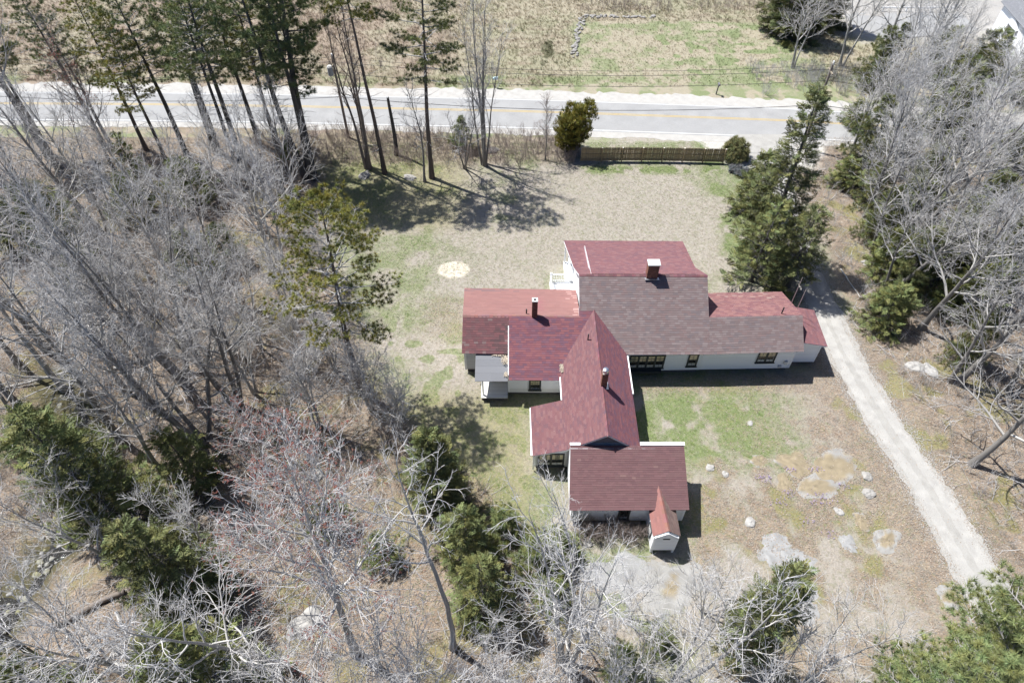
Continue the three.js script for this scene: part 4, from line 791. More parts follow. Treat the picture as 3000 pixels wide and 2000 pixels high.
bareTree('red_budded_tree', 'spreading tree with rusty red buds in the lower middle of the wood', 'budding tree', -9.6, -13.2, 561, { h: 21.5, r: 0.27, nb: 19, spread: 0.33, c0: 0.36, a0: 0.85, lift: 0.13, dense: 1.45, buds: 0.34, bark: 'pale' });
bareTree('red_budded_tree', 'small tree with rusty buds behind the spreading red budded tree', 'budding tree', -17.2, -24.6, 562, { h: 11, r: 0.12, stems: 2, flare: 0.15, nb: 13, spread: 0.3, buds: 0.35, bark: 'pale' });
const nearGroup = 'bare trees along the bottom edge', nearLabel = 'bare pale tree reaching up from the bottom edge of the wood';
bareTree('bare_tree', 'bare pale tree with broken crown right of the red budded tree', 'bare tree', -3.65, -13.5, 563, { h: 21, r: 0.2, nb: 14, spread: 0.2, c0: 0.5, gnarl: 1.5, bark: 'pale', twig: 0.8, dead: 6 });
bareTree('bare_tree', 'dead bare tree with crossing branches over the dark hollow at the lower left', 'bare tree', -13.3, -12.4, 564, { h: 19, r: 0.2, nb: 16, spread: 0.28, c0: 0.3, a0: 1.2, lift: 0.05, gnarl: 1.3, bark: 'pale', lean: 0.25, dense: 0.9 });
bareTree('bare_tree', 'many stemmed bare tree rising in front of the low rear store', 'bare tree', 3.2, -12.4, 565, { h: 18.5, r: 0.19, stems: 4, flare: 0.15, nb: 12, spread: 0.24, c0: 0.35, lift: 0.14, bark: 'pale' });
bareTree('bare_tree', 'forked bare tree between the little lobby and the green cedar', 'bare tree', 9.7, -11.5, 566, { h: 14.5, r: 0.16, stems: 3, flare: 0.2, nb: 12, spread: 0.3, bark: 'pale' });
bareTree('bare_tree', 'dark leaning bare trunk at the bottom left corner beside the stream', 'bare tree', -27.8, -12.4, 567, { h: 15, r: 0.22, nb: 15, spread: 0.3, c0: 0.4, bark: 'grey' });
const nb0 = bareTree('bare_tree', nearLabel, 'bare tree', -22.2, -11.5, 568, { h: 15, r: 0.18, stems: 2, flare: 0.2, nb: 14, spread: 0.34, bark: 'pale', dense: 1.1 }, nearGroup);
const nb1 = bareTree('bare_tree', nearLabel, 'bare tree', 6.4, -9.6, 569, { h: 11, r: 0.12, stems: 3, flare: 0.28, nb: 12, spread: 0.34, bark: 'pale', dense: 1.1, gnarl: 1.2 }, nearGroup);
[[nb1, -6.8, -9.8, 1.1], [nb0, -18.2, -8.6, 1.0], [nb1, 0.6, -9.4, 1.0], [nb1, 13.6, -9.2, 1.05], [nb0, -10.6, -8.2, 0.95], [nb1, 17.6, -11.6, 0.85], [nb0, -31.6, -12.6, 0.8], [nb1, -14.6, -10.2, 1.0], [nb1, 4.6, -13.6, 0.55], [nb0, -25.6, -18.6, 0.85], [nb1, -20.2, -17.4, 0.9], [nb1, 2.2, -7.8, 1.15], [nb1, -3.4, -8.6, 1.2], [nb0, -23.4, -5.8, 1.0], [nb1, 12.2, -15.6, 0.6], [nb1, 7.4, -15.2, 0.5]].forEach(([g, x, z, s], k) => copyOf(g, x, z, nearLabel, k * 1.3, s, s * 1.05));

// ---------------------------------------------------------------- evergreens of the left and lower wood
conifer('hemlock', 'dark green hemlock in the lower left of the wood', 'hemlock', -26.4, -21.4, 580, { ...SPRUCE, green: 'hemlock', h: 14.5, r: 0.24, nb: 74, prof: cone(3.5, 0.7), size: 1.2 });
conifer('hemlock', 'dark hemlock beside the shaded hollow at the lower left', 'hemlock', -20.4, -16.6, 581, { ...SPRUCE, green: 'spruce', h: 12, r: 0.2, nb: 70, prof: cone(3.0, 0.7), size: 1.15 });
conifer('hemlock', 'rounded olive hemlock at the bottom edge left of the red budded tree', 'hemlock', -15.6, -9.6, 582, { ...SPRUCE, green: 'hemlock', h: 13.5, r: 0.2, nb: 84, prof: cone(3.3, 0.6), size: 1.15 });
conifer('hemlock', 'small dark spruce left of the rear wing below the lawn', 'spruce', -5.2, -23.4, 583, { ...SPRUCE, h: 9, r: 0.15, nb: 66, prof: cone(2.4, 0.75), size: 1.1 });
conifer('hemlock', 'olive hemlock in the bottom left corner', 'hemlock', -26.0, -9.4, 584, { ...SPRUCE, green: 'hemlock', h: 9.5, r: 0.16, nb: 60, prof: cone(2.8, 0.6), size: 1.15 });
conifer('hemlock', 'green hemlock behind the mossy trunks in the middle of the left wood', 'hemlock', -22.6, -24.9, 585, { ...SPRUCE, green: 'hemlock', h: 7, r: 0.12, nb: 48, prof: cone(2.2, 0.7) });
conifer('hemlock', 'dark hemlock shading the ground in front of the store', 'hemlock', -1.6, -15.6, 586, { ...SPRUCE, h: 7.5, r: 0.13, nb: 46, prof: cone(2.0, 0.7), size: 1.05 });
conifer('hemlock', 'dark dense hemlock between the broken bare tree and the store', 'hemlock', -3.2, -18.9, 587, { ...SPRUCE, h: 7, r: 0.13, nb: 48, prof: cone(1.8, 0.6), size: 1.05 });
const sapL = 'soft green pine sapling under the bare trees', sapG = 'pine saplings under the bare trees';
const sap = conifer('pine_sapling', sapL, 'sapling', -0.6, -20.6, 590, { ...WPINE, green: 'white', h: 3.6, r: 0.05, nb: 36, prof: cone(1.7, 0.6), size: 1.1 }, sapG);
[[1.6, -18.4, 1.1], [3.2, -19.6, 0.75], [6.6, -12.2, 0.8], [-44.5, -51.5, 1.9], [-38.5, -45.2, 1.3], [-47.2, -50.2, 1.6], [-29.0, -46.2, 1.5], [-27.0, -48.6, 1.2], [-35.2, -28.2, 1.3], [-31.0, -26.8, 1.2], [2.6, -16.2, 0.8], [-37.8, -55.2, 1.4], [-33, -57.5, 1.5], [9.0, -13.6, 0.6], [-8.6, -19.2, 0.8], [-12.5, -21.6, 0.9]].forEach(([x, z, s], k) => copyOf(sap, x, z, x < -20 ? `soft green pine sapling ${where(x, z)}` : sapL, k * 2.1, s));

// ---------------------------------------------------------------- right side
conifer('spruce_tree', 'tall dark spruce on the lawn side of the drive', 'spruce', 24.2, -49.6, 600, { ...SPRUCE, h: 17, r: 0.3, c0: 0.1, nb: 92, prof: cone(2.9, 0.66), size: 1.2, bare: 0.28, bark: 'dark' });
conifer('spruce_tree', 'ragged lower spruce with grey dead twigs in front of the tall spruce', 'spruce', 22.2, -46.0, 601, { ...SPRUCE, green: 'hemlock', h: 9.5, r: 0.2, c0: 0.08, nb: 44, prof: cone(2.7, 0.6), size: 1.05, bare: 0.35, bark: 'dark', dead: 12 });
conifer('spruce_tree', 'spruce overhanging the drive beside the tall spruce', 'spruce', 25.4, -45.2, 602, { ...SPRUCE, h: 9, r: 0.2, c0: 0.25, nb: 40, prof: cone(2.3, 0.6), size: 1.1, bark: 'dark' });
conifer('spruce_tree', 'young spruce by the gravel apron at the road end of the drive', 'spruce', 24.3, -56.4, 603, { ...SPRUCE, green: 'hemlock', h: 7, r: 0.14, nb: 54, prof: cone(2.2, 0.7), size: 1.05 });
conifer('spruce_tree', 'dense dark spruce at the top of the picture beyond the field', 'spruce', 38.2, -96.6, 604, { ...SPRUCE, h: 15, r: 0.25, c0: 0.02, nb: 90, prof: cone(4.4, 0.7), size: 1.35 });
conifer('spruce_tree', 'dark spruce right of the dense spruce beyond the field', 'spruce', 44.2, -99, 605, { ...SPRUCE, h: 14, r: 0.25, c0: 0.08, nb: 80, prof: cone(3.4, 0.7), size: 1.35 });
const rightGroup = 'bare trees of the wood right of the drive', rw = [];
const LOOKR = ['forked thick trunked', 'tall wide branched', 'twin trunked', 'leaning', 'pale twin stemmed', 'tall pale'], whereR = (x, z) => z < -72 ? 'beyond the road at the upper right' : z < -60 ? 'in the right wood near the road' : x > 44 ? 'at the right edge of the picture' : z > -30 ? 'right of the lower drive' : z > -42 ? 'right of the drive level with the house' : 'right of the drive behind the tall spruce', rightName = (v, x, z) => `${LOOKR[v]} bare tree ${whereR(x, z)}`;
[[35.0, -49.7, 610, { h: 15, r: 0.27, stems: 2, flare: 0.2, nb: 15, spread: 0.36, dense: 1.15 }],
 [35.7, -40.1, 611, { h: 17, r: 0.26, nb: 18, spread: 0.34, c0: 0.25, a0: 1.1, lean: 0.15, dense: 1.15 }],
 [36.0, -34.1, 612, { h: 16, r: 0.28, stems: 2, flare: 0.16, nb: 16, spread: 0.36, c0: 0.2, a0: 1.1, dense: 1.1 }],
 [34.0, -26.4, 613, { h: 15, r: 0.26, nb: 17, spread: 0.38, c0: 0.22, a0: 1.1, lean: 0.25 }],
 [42.0, -64.7, 614, { h: 14, r: 0.22, stems: 2, flare: 0.15, nb: 16, spread: 0.34, bark: 'pale', dense: 1.15 }],
 [44.3, -57.4, 615, { h: 16, r: 0.22, nb: 18, spread: 0.34, c0: 0.25, bark: 'pale', dense: 1.2 }],
].forEach(([x, z, s, o], v) => rw.push(bareTree('bare_tree', rightName(v, x, z), 'bare tree', x, z, s, { dead: 3, ...o }, rightGroup)));
[[35.6, -20.4, 3], [46.5, -51.9, 1], [45.7, -44.8, 2], [38.4, -66.7, 4], [45.5, -73.4, 4], [47.6, -68.1, 5], [51.1, -64.7, 4], [53.6, -59.7, 1], [40.0, -68.2, 5], [40.2, -33.0, 2], [38.4, -59.7, 5], [39.0, -51.9, 0], [41.3, -44.8, 1], [37.2, -86.6, 4], [53.1, -78.9, 4], [55.9, -73.4, 5], [36.2, -55.6, 0], [41.6, -38.6, 1], [50.6, -55, 5], [48.6, -79.6, 4], [57.6, -68, 4], [49.6, -88.5, 5], [43.6, -86.8, 4], [55, -87.5, 4], [38.6, -45.6, 0], [39.4, -27.6, 3], [47.8, -61.8, 4], [34.4, -44.6, 0]]
  .forEach(([x, z, v], k) => { const r = rng(1300 + k), s = 0.78 + 0.34 * r(); copyOf(rw[v], x, z, rightName(v, x, z), r() * 6.283, s, s * (0.9 + 0.2 * r())); });
const ugG = 'low evergreens right of the drive';
const ugName = (k, x, z) => `${k ? 'short needled' : 'soft plumed'} low evergreen ${whereR(x, z)}`;
const ug = conifer('young_evergreen', ugName(1, 32.4, -40.6), 'evergreen', 32.4, -40.6, 620, { ...SPRUCE, green: 'hemlock', h: 4.6, r: 0.08, nb: 46, prof: cone(2.2, 0.6), size: 1.05 }, ugG);
const ug2 = conifer('young_evergreen', ugName(0, 35.7, -51.9), 'evergreen', 35.7, -51.9, 621, { ...SPRUCE, kind: PLUME, green: 'juniper', h: 6.5, r: 0.1, nb: 50, prof: cone(2.3, 0.65), size: 1.15 }, ugG);
[[35.8, -45.2], [41.8, -48.9], [41.3, -42.6], [43.5, -59.7], [43.1, -66.7], [49.6, -57.4], [36.8, -57.2], [47.7, -48.9], [35.4, -60.7], [38.3, -64.3], [38.5, -42.6], [54.1, -64.7], [46.6, -63.6], [40.6, -55.6], [50.6, -70.6], [57, -79], [60.5, -84], [53.4, -83.6], [45.6, -81.4], [38.6, -47.6], [44.6, -52.4], [37.5, -36.6], [40.5, -72.5], [63.5, -79], [48.5, -84.5], [58.6, -90], [35.4, -47.4], [43.6, -45.6], [37.4, -53.6], [52, -74.2]]
  .forEach(([x, z], k) => { const r = rng(1500 + k), s = 0.75 + 0.7 * r(); copyOf(k % 3 ? ug : ug2, x, z, ugName(k % 3, x, z), r() * 6.28, s, s * (0.8 + 0.4 * r())); });
conifer('juniper_tree', 'upright yellow green cedar at the bottom right of the store', 'cedar', 13.6, -12.9, 630, { ...SPRUCE, kind: FROND, green: 'juniper', h: 13.8, r: 0.16, c0: 0.1, nb: 84, prof: cone(1.6, 0.45), slope: () => 0.5, size: 1.1, tipUp: 0.6 });
conifer('white_pine', 'full soft green pine filling the bottom right corner', 'pine tree', 25.6, -10.0, 640, { ...WPINE, h: 19, r: 0.24, c0: 0.2, nb: 96, prof: cone(4.6, 0.6), size: 1.25 });
conifer('white_pine', 'soft green pine left of the full pine at the bottom edge', 'pine tree', 20.4, -8.4, 641, { ...WPINE, h: 14.5, r: 0.18, c0: 0.15, nb: 76, prof: cone(3.4, 0.65), size: 1.2 });
conifer('white_pine', 'soft green pine at the right edge below the drive', 'pine tree', 29.6, -12.6, 642, { ...WPINE, h: 14, r: 0.2, c0: 0.15, nb: 76, prof: cone(3.2, 0.65), size: 1.2 });

// ---------------------------------------------------------------- garden and roadside things
{ // picket fence: every picket is a piece of its own
  const g = thing('picket_fence', 'weathered brown picket fence along the road side of the lawn', 'fence'), R = rng(81), ax = 7.67, bx = 23.4, zf = x => -65.07 + (x - ax) / (bx - ax) * 0.26 - 0.16 * Math.sin((x - ax) / (bx - ax) * 3.1);
  const woods = [mat(0.3, 0.23, 0.135, 0.9), mat(0.27, 0.21, 0.125, 0.9), mat(0.34, 0.26, 0.155, 0.9), mat(0.25, 0.2, 0.13, 0.9)];
  const sh = new THREE.Shape([[-0.052, 0.1], [0.052, 0.1], [0.052, 1.72], [0, 1.84], [-0.052, 1.72]].map(p => new THREE.Vector2(...p))), pg = new THREE.ExtrudeGeometry(sh, { depth: 0.022, bevelEnabled: false });
  for (let x = ax; x <= bx; x += 0.113) { const m = part('picket', pg, woods[Math.floor(R() * 4)], g); m.position.set(x, (R() - 0.5) * 0.03, zf(x) - 0.07); m.rotation.z = (R() - 0.5) * 0.02; }
  const n = 7; for (let k = 0; k <= n - 1; k++) {
    const x0 = ax + (bx - ax) * k / n, x1 = ax + (bx - ax) * (k + 1) / n;
    for (const y of [0.32, 0.98, 1.56]) { const len = Math.hypot(x1 - x0, zf(x1) - zf(x0)), r = part('rail', boxGeo(-len / 2, len / 2, -0.04, 0.04, -0.02, 0.02), woods[1], g); r.position.set((x0 + x1) / 2, y, (zf(x0) + zf(x1)) / 2 - 0.022); r.rotation.y = -Math.atan2(zf(x1) - zf(x0), x1 - x0); }
    const p = part('post', boxGeo(-0.055, 0.055, -0.3, 1.8, -0.055, 0.055), woods[k % 2 ? 0 : 2], g); p.position.set(x1, 0, zf(x1) + 0.06); const c = part('post_cap', boxGeo(-0.075, 0.075, 1.8, 1.85, -0.075, 0.075), mat(0.55, 0.5, 0.42, 0.8), p);
  }
}
function shrub(name, label, category, x, z, r, h, seed, material, leafGeo, n, group) {
  const R = rng(seed), g = thing(name, label, category, [x, groundY(x, z), z], 0, group), st = new TB(), m = [], c = [];
  for (let k = 0; k < 26; k++) { const a = R() * 6.28, q = Math.sqrt(R()); st.tube([V(Math.cos(a) * q * r * 0.2, -0.05, Math.sin(a) * q * r * 0.2), V(Math.cos(a) * q * r * 0.6, h * 0.5, Math.sin(a) * q * r * 0.6), V(Math.cos(a) * q * r * 0.9, h * (1 - 0.35 * q), Math.sin(a) * q * r * 0.9)], [0.02, 0.014, 0.006], 3); }
  for (let k = 0; k < n; k++) { const a = R() * 6.28, e = Math.asin(R()), q = 0.55 + 0.5 * R(), d = V(Math.cos(a) * Math.cos(e), Math.sin(e), Math.sin(a) * Math.cos(e)); m.push(placed(V(d.x * r * q * (0.85 + 0.3 * noise(a * 2, e * 3)), 0.12 + d.y * h * q, d.z * r * q), d.clone().add(V(0, 0.5, 0)).normalize(), R() * 6.28, 0.7 + 0.6 * R())); const b = 0.7 + 0.6 * R(); c.push(new THREE.Color().setRGB(b * (0.9 + 0.3 * R()), b, b)); }
  part('stems', st.geo(), BARK.brown, g); instanced('foliage', leafGeo, material, m, c, g); return g;
}
shrub('round_shrub', 'rounded olive shrub at the right end of the picket fence', 'shrub', 24.9, -66.0, 1.5, 2.1, 82, GREEN.shrub, PLUME[0], 1100);
{ const lavG = 'small blue grey shrubs near the fence end', lavL = 'small blue grey shrub on the bank below the rounded shrub', lav = leafMat(0.2, 0.22, 0.22); const l0 = shrub('lavender_clump', lavL, 'shrub', 24.2, -63.7, 0.28, 0.3, 83, lav, TUFT[0], 40, lavG); [[24.7, -63.4], [25.1, -63.8], [24.6, -62.7], [25.3, -62.9], [25.7, -63.3], [24.0, -63.1], [25.0, -62.2]].forEach(([x, z], k) => copyOf(l0, x, z, lavL, k, 0.8 + 0.1 * (k % 4))); }
{ // mailbox post across the road
  const g = thing('mailbox', 'dark mailbox on a leaning post across the road', 'mailbox', [25.6, 0, -79.7]); part('post', boxGeo(-0.06, 0.06, -0.1, 1.25, -0.06, 0.06), BARK.dark, g); const b = new THREE.CylinderGeometry(0.11, 0.11, 0.5, 12, 1, false, 0, Math.PI); b.rotateZ(Math.PI / 2); b.rotateY(Math.PI / 2); b.translate(0, 1.42, 0.1); part('box', mergeGeometries([b, new THREE.BoxGeometry(0.22, 0.16, 0.5).translate(0, 1.34, 0.1)]), mat(0.16, 0.15, 0.16, 0.5), g); part('flag', boxGeo(0.115, 0.125, 1.4, 1.62, 0.0, 0.05), mat(0.3, 0.05, 0.04, 0.6), g); g.rotation.z = -0.06;
  const h = thing('mailbox', 'pale blue mailbox on a post across the road behind the bare trees', 'mailbox', [-2.1, 0, -81.4]); part('post', boxGeo(-0.05, 0.05, -0.1, 1.1, -0.05, 0.05), M.oldwood, h); part('box', mergeGeometries([b.clone().rotateY(Math.PI / 2).translate(0, -0.1, 0), new THREE.BoxGeometry(0.6, 0.2, 0.28).translate(0, 1.2, 0)]), mat(0.45, 0.58, 0.62, 0.5), h); part('flag', boxGeo(0.3, 0.35, 1.2, 1.45, 0.14, 0.15), mat(0.3, 0.05, 0.04, 0.6), h);
}
// utility poles and the wires between them
const poleSpots = [[-19.0, -70.0, 9.7, 'wooden utility pole with grey transformer behind the bare trees'], [33.2, -68.0, 9.9, 'wooden utility pole beside the tall spruce at the road']];
poleSpots.forEach(([x, z, h, label], k) => {
  const g = thing('utility_pole', label, 'utility pole', [x, 0, z]), c = new THREE.CylinderGeometry(0.11, 0.17, h + 0.3, 12); c.translate(0, h / 2 - 0.15, 0); part('pole', c, mat(0.24, 0.2, 0.17, 0.95), g);
  part('insulator_bracket', boxGeo(-0.05, 0.05, h - 0.1, h + 0.25, -0.14, 0.14), M.cap, g); part('crossarm', boxGeo(-0.06, 0.06, h - 0.9, h - 0.78, -0.7, 0.7), M.oldwood, g);
  if (!k) { const t = new THREE.CylinderGeometry(0.3, 0.3, 0.9, 16); t.translate(-0.45, h - 1.6, 0.1); part('transformer', t, mat(0.4, 0.42, 0.44, 0.5), g); const cap = new THREE.CylinderGeometry(0.2, 0.31, 0.14, 16); cap.translate(-0.45, h - 1.08, 0.1); part('transformer_lid', cap, M.cap, g); }
});
const wireMat = mat(0.03, 0.03, 0.032, 0.6);
[['upper wire of the pair seen against the field', -0.1, -0.15, 0.016], ['lower wire of the pair seen against the field', -0.42, 0.2, 0.02], ['single wire below the pair seen against the field', -1.75, 0, 0.022], ['lowest thick cable seen against the road', -4.5, 0.1, 0.03]].forEach(([label, dy, dz, r]) => {
  const P = []; const ends = [[-74, 9.6, -72.5], [-19, 9.6, -70], [33.2, 9.8, -68], [90, 9.6, -60]];
  for (let s = 0; s < 3; s++) for (let k = 0; k < 14; k++) { const t = k / 14, [x0, y0, z0] = ends[s], [x1, y1, z1] = ends[s + 1]; P.push(V(lerp(x0, x1, t), lerp(y0, y1, t) + dy - 1.1 * 4 * t * (1 - t), lerp(z0, z1, t) + dz)); }
  const T = new TB(); T.tube(P, P.map(() => r), 5); const w = part(numbered('wire'), T.geo(), wireMat, scene); tag(w, label, 'wire', 'wires along the road');
});
// the neighbouring white house at the upper right
{
  const g = thing('white_house', 'white clapboard house with bay window at the upper right corner', 'house'), A = [67.67, -96.49], B = [66.32, -85.06], L = Math.hypot(A[0] - B[0], A[1] - B[1]), ux = (B[0] - A[0]) / L, uz = (B[1] - A[1]) / L, nx = -uz, nz = ux;
  const W = wall(g, A, B, [[0, 0.25], [L, 0.25], [L, 4.4], [0, 4.4]], { expo: 0.12, label: 'sunlit white side wall', holes: [hole(3.3, 6.1, 0.9, 2.9)] });
  const C = [A[0] + 9, A[1] - 0.8], E = [B[0] + 9, B[1] - 0.8];
  wall(g, B, E, [[0, 0.25], [9.03, 0.25], [9.03, 4.4], [4.5, 7.4], [0, 4.4]]); wall(g, C, A, [[0, 0.25], [9.03, 0.25], [9.03, 4.4], [4.5, 7.4], [0, 4.4]]); wall(g, E, C, [[0, 0.25], [L, 0.25], [L, 4.4], [0, 4.4]]);
  part('footing', boxGeo(66.9, 75.5, -0.3, 0.26, -96.2, -86), M.foundation, g);
  roofSlope(g, [A[0] - 0.45, 4.25, A[1] - 0.4], [B[0] - 0.45, 4.25, B[1] + 0.4], [B[0] + 4.5, 7.5, B[1] + 0.1], [A[0] + 4.5, 7.5, A[1] - 0.7], GREYROLL); roofSlope(g, [E[0] + 0.4, 4.3, E[1] + 0.4], [C[0] + 0.4, 4.3, C[1] - 0.4], [A[0] + 4.5, 7.5, A[1] - 0.7], [B[0] + 4.5, 7.5, B[1] + 0.1], GREYROLL);
  windowOn(g, W, 3.3, 6.1, 0.9, 2.9, { units: 3, cols: 1, rows: 2, frameMat: M.trim, sashMat: M.sashWhite, label: 'triple window under a white pediment' });
  const T = new TB(), p = (s, y, o) => W.P(s, y, o); for (const o of [0.06, 0.3]) { T.quad(p(3.0, 3.05, o), p(6.4, 3.05, o), p(6.4, 3.2, o), p(3.0, 3.2, o)); T.tri(p(3.0, 3.2, o), p(6.4, 3.2, o), p(4.7, 4.2, o)); }
  T.quad(p(3.0, 3.2, 0.3), p(4.7, 4.2, 0.3), p(4.7, 4.2, 0.02), p(3.0, 3.2, 0.02)); T.quad(p(4.7, 4.2, 0.3), p(6.4, 3.2, 0.3), p(6.4, 3.2, 0.02), p(4.7, 4.2, 0.02)); T.quad(p(3.0, 3.05, 0.02), p(6.4, 3.05, 0.02), p(6.4, 3.05, 0.3), p(3.0, 3.05, 0.3));
  part('pediment', T.geo(), M.trim, g);
}
{ // rail fence by the neighbour's parking area
  const g = thing('rail_fence', 'low white rail fence behind the parking area at the upper right', 'fence'); part('rail', boxGeo(54.5, 66.5, 0.55, 0.68, -103.6, -103.48), M.trim, g); for (const x of [55, 58.5, 62, 65.5]) part('post', boxGeo(x - 0.06, x + 0.06, 0, 0.62, -103.62, -103.46), M.trim, g);
}

// ---------------------------------------------------------------- rocks, logs, stream
function rockGeo(seed, sx, sy, sz, rough = 0.28, detail = 3) {
  const g = new THREE.IcosahedronGeometry(1, detail), p = g.attributes.position, R = rng(seed), o = R() * 50, c = new Float32Array(p.count * 3);
  for (let k = 0; k < p.count; k++) { const x = p.getX(k), y = p.getY(k), z = p.getZ(k), n = fbm(x * 1.6 + o + y * 0.7, z * 1.6 + y * 1.3 + o) - 0.5, f = 1 + n * rough * 2 - Math.max(0, y - 0.55) * 0.45; p.setXYZ(k, x * f * sx, y * f * sy, z * f * sz); const t = 0.8 + 0.5 * noise(x * 4 + o, z * 4 + y * 3); c[k * 3] = t; c[k * 3 + 1] = t; c[k * 3 + 2] = t; }
  g.setAttribute('color', new THREE.BufferAttribute(c, 3)); g.computeVertexNormals(); return g;
}
const rockMat = mat(0.28, 0.265, 0.24, 0.95, { vertexColors: true }), rockPale = mat(0.33, 0.315, 0.29, 0.95, { vertexColors: true }), rockField = mat(0.26, 0.245, 0.225, 0.95, { vertexColors: true }), rockDark = mat(0.17, 0.16, 0.15, 0.95, { vertexColors: true });
// a ledge whose flat top is partly overgrown: moss colour where the noise says so
function ledgeGeo(seed, sx, sy, sz, moss, pale) {
  const g = rockGeo(seed, sx, sy, sz, 0.42, 5), p = g.attributes.position, c = g.attributes.color, o = rng(seed)() * 40;
  for (let k = 0; k < p.count; k++) { const x0 = p.getX(k), z0 = p.getZ(k), an = Math.atan2(z0, x0), ff = 0.78 + 0.5 * noise(an * 1.6 + o + 20, o) + 0.22 * noise(an * 5 + o + 40, o), x = x0 * ff, z = z0 * ff, e = Math.hypot(x / sx, z / sz), n = fbm(x * 0.9 + o, z * 0.9 + o), m = smooth(0.0, 0.06, moss - e * 0.55 - n * 0.7) , t = (0.7 + 0.35 * noise(x * 5, z * 5) + 0.3 * noise(x * 13, z * 13)); p.setX(k, x); p.setZ(k, z); c.setXYZ(k, lerp(pale[0], 0.24, m) * t, lerp(pale[1], 0.195, m) * t, lerp(pale[2], 0.125, m) * t); }
  g.computeVertexNormals(); return g;
}
const ledgeMat = mat(1, 1, 1, 0.95, { vertexColors: true });
[[23.5, -26.1, 1.75, 1.35, 0.4, 0.95, 'broad round ledge with a brown mossy top and pale rim right of the green yard'], [21.0, -26.4, 1.35, 1.0, -0.5, 1.05, 'brown mossy ledge left of the broad round ledge'], [21.9, -24.6, 1.6, 1.0, 0.2, 0.78, 'patchy brown and white ledge below the broad round ledge'], [19.8, -24.7, 0.6, 1.1, -0.3, 1.1, 'narrow brown mossy ledge at the left of the rock garden'], [18.4, -26.7, 0.7, 0.5, 0, 0.9, 'small mossy rock at the left end of the rock garden'],
 [7.5, -17.6, 2.6, 1.9, 0.1, 0.35, 'pale flat ledge below the low rear store'], [10.4, -17.2, 2.0, 1.7, 0.3, 0.5, 'grey flat ledge in front of the little lobby'], [17.6, -19.7, 1.25, 1.1, 0.6, 0.1, 'white ledge right of the upright cedar'], [19.2, -19.0, 1.2, 0.8, -0.4, 0.12, 'white flat rock beside the white ledge'], [19.0, -17.3, 1.1, 0.9, 0.2, 0.2, 'pale rock below the white ledge'], [17.6, -16.0, 0.9, 0.8, 0.9, 0.2, 'pale grey rock at the foot of the white ledge'], [18.8, -15.6, 0.6, 0.9, 0.1, 0.2, 'narrow pale rock low beside the cedar'], [24.4, -21.9, 0.6, 0.7, 0.2, 0.95, 'brown topped rock between ledges and drive'], [25.6, -20.5, 1.0, 0.8, 0.5, 0.7, 'low lichened rock near the foot of the drive'], [23.0, -20.2, 0.5, 0.8, 0.5, 0.2, 'long pale rock among fallen leaves'], [28.4, -16.6, 1.0, 0.7, 0.3, 0.85, 'mossy low rock at the end of the drive']]
  .forEach(([x, z, sx, sz, turn, moss, label], k) => { const m = part(numbered('rock_ledge'), ledgeGeo(700 + k, sx, 0.17, sz, moss, moss < 0.4 ? [0.27, 0.265, 0.255] : [0.27, 0.26, 0.24]), ledgeMat, scene); m.position.set(x, -0.09, z); m.rotation.y = turn; tag(m, label, 'ledge', 'rock ledges of the rear yard'); });
[[33.55, -35.7, 0.85, 'large pale boulder beside the drive'], [34.6, -35.3, 0.75, 'rounded pale boulder right of the large one by the drive'], [33.8, -48.4, 0.6, 'grey boulder at the foot of the forked tree by the drive'], [-14.2, -25.6, 0.6, 'pale boulder behind the red budded tree'], [-12.9, -14.9, 1.2, 'wide pale boulder left of the red budded trunk'], [5.1, -20.3, 0.45, 'grey rock before the store wall'], [-19, -21.6, 0.9, 'dark rounded boulder above the shaded hollow'], [-17.3, -21.0, 0.8, 'dark boulder right of the rounded one in the hollow'], [-18.9, -20.3, 0.6, 'small dark boulder in the hollow'], [-11.1, -62.2, 0.7, 'low rock between the pines at the lawn edge'], [-16, -62.4, 0.8, 'mossy rock at the foot of the forked tree'], [-2.4, -67.3, 0.9, 'dark rock in the roadside brush'], [18.5, -30.1, 0.28, 'small white rock on the green yard'], [14.6, -26.1, 0.4, 'pale rock at the left edge of the leaf litter'], [26.0, -25.4, 0.5, 'round lichened rock right of the ledges'], [25.6, -24.0, 0.55, 'flat lichened rock right below the ledges'], [15.6, -25.6, 0.35, 'white rock in the leaf litter by the store'], [16.6, -21.8, 0.5, 'white rock left of the white ledge'], [23.0, -22.6, 0.4, 'pale rock below the patchy ledge']]
  .forEach(([x, z, s, label], k) => { const dark = /dark/.test(label), m = part(numbered('boulder'), rockGeo(740 + k, s * (s < 0.6 ? 0.85 : 1), s * 0.5, s * 0.75, 0.42), dark ? rockDark : /pale|white/.test(label) ? rockPale : rockMat, scene); m.position.set(x, groundY(x, z) - s * 0.08, z); m.rotation.y = k * 1.7; tag(m, label, 'boulder', 'boulders about the yard and wood'); });
function log(label, ax, az, bx, bz, r, m, seed) {
  const R = rng(seed), T = new TB(), P = [], n = 7; for (let k = 0; k <= n; k++) { const t = k / n, x = lerp(ax, bx, t), z = lerp(az, bz, t); P.push(V(x + (R() - 0.5) * r, Math.max(groundY(x, z), lerp(groundY(ax, az), groundY(bx, bz), t)) + r * 0.85, z + (R() - 0.5) * r)); }
  T.tube([P[0], ...P, P[n]], [0.001, ...P.map((_, k) => r * (1 - 0.3 * k / n)), 0.001], 8, barkTone(R, 0.6, 1.3)); const o = part(numbered('fallen_log'), T.geo(), m, scene); tag(o, label, 'log', 'fallen logs in the wood');
}
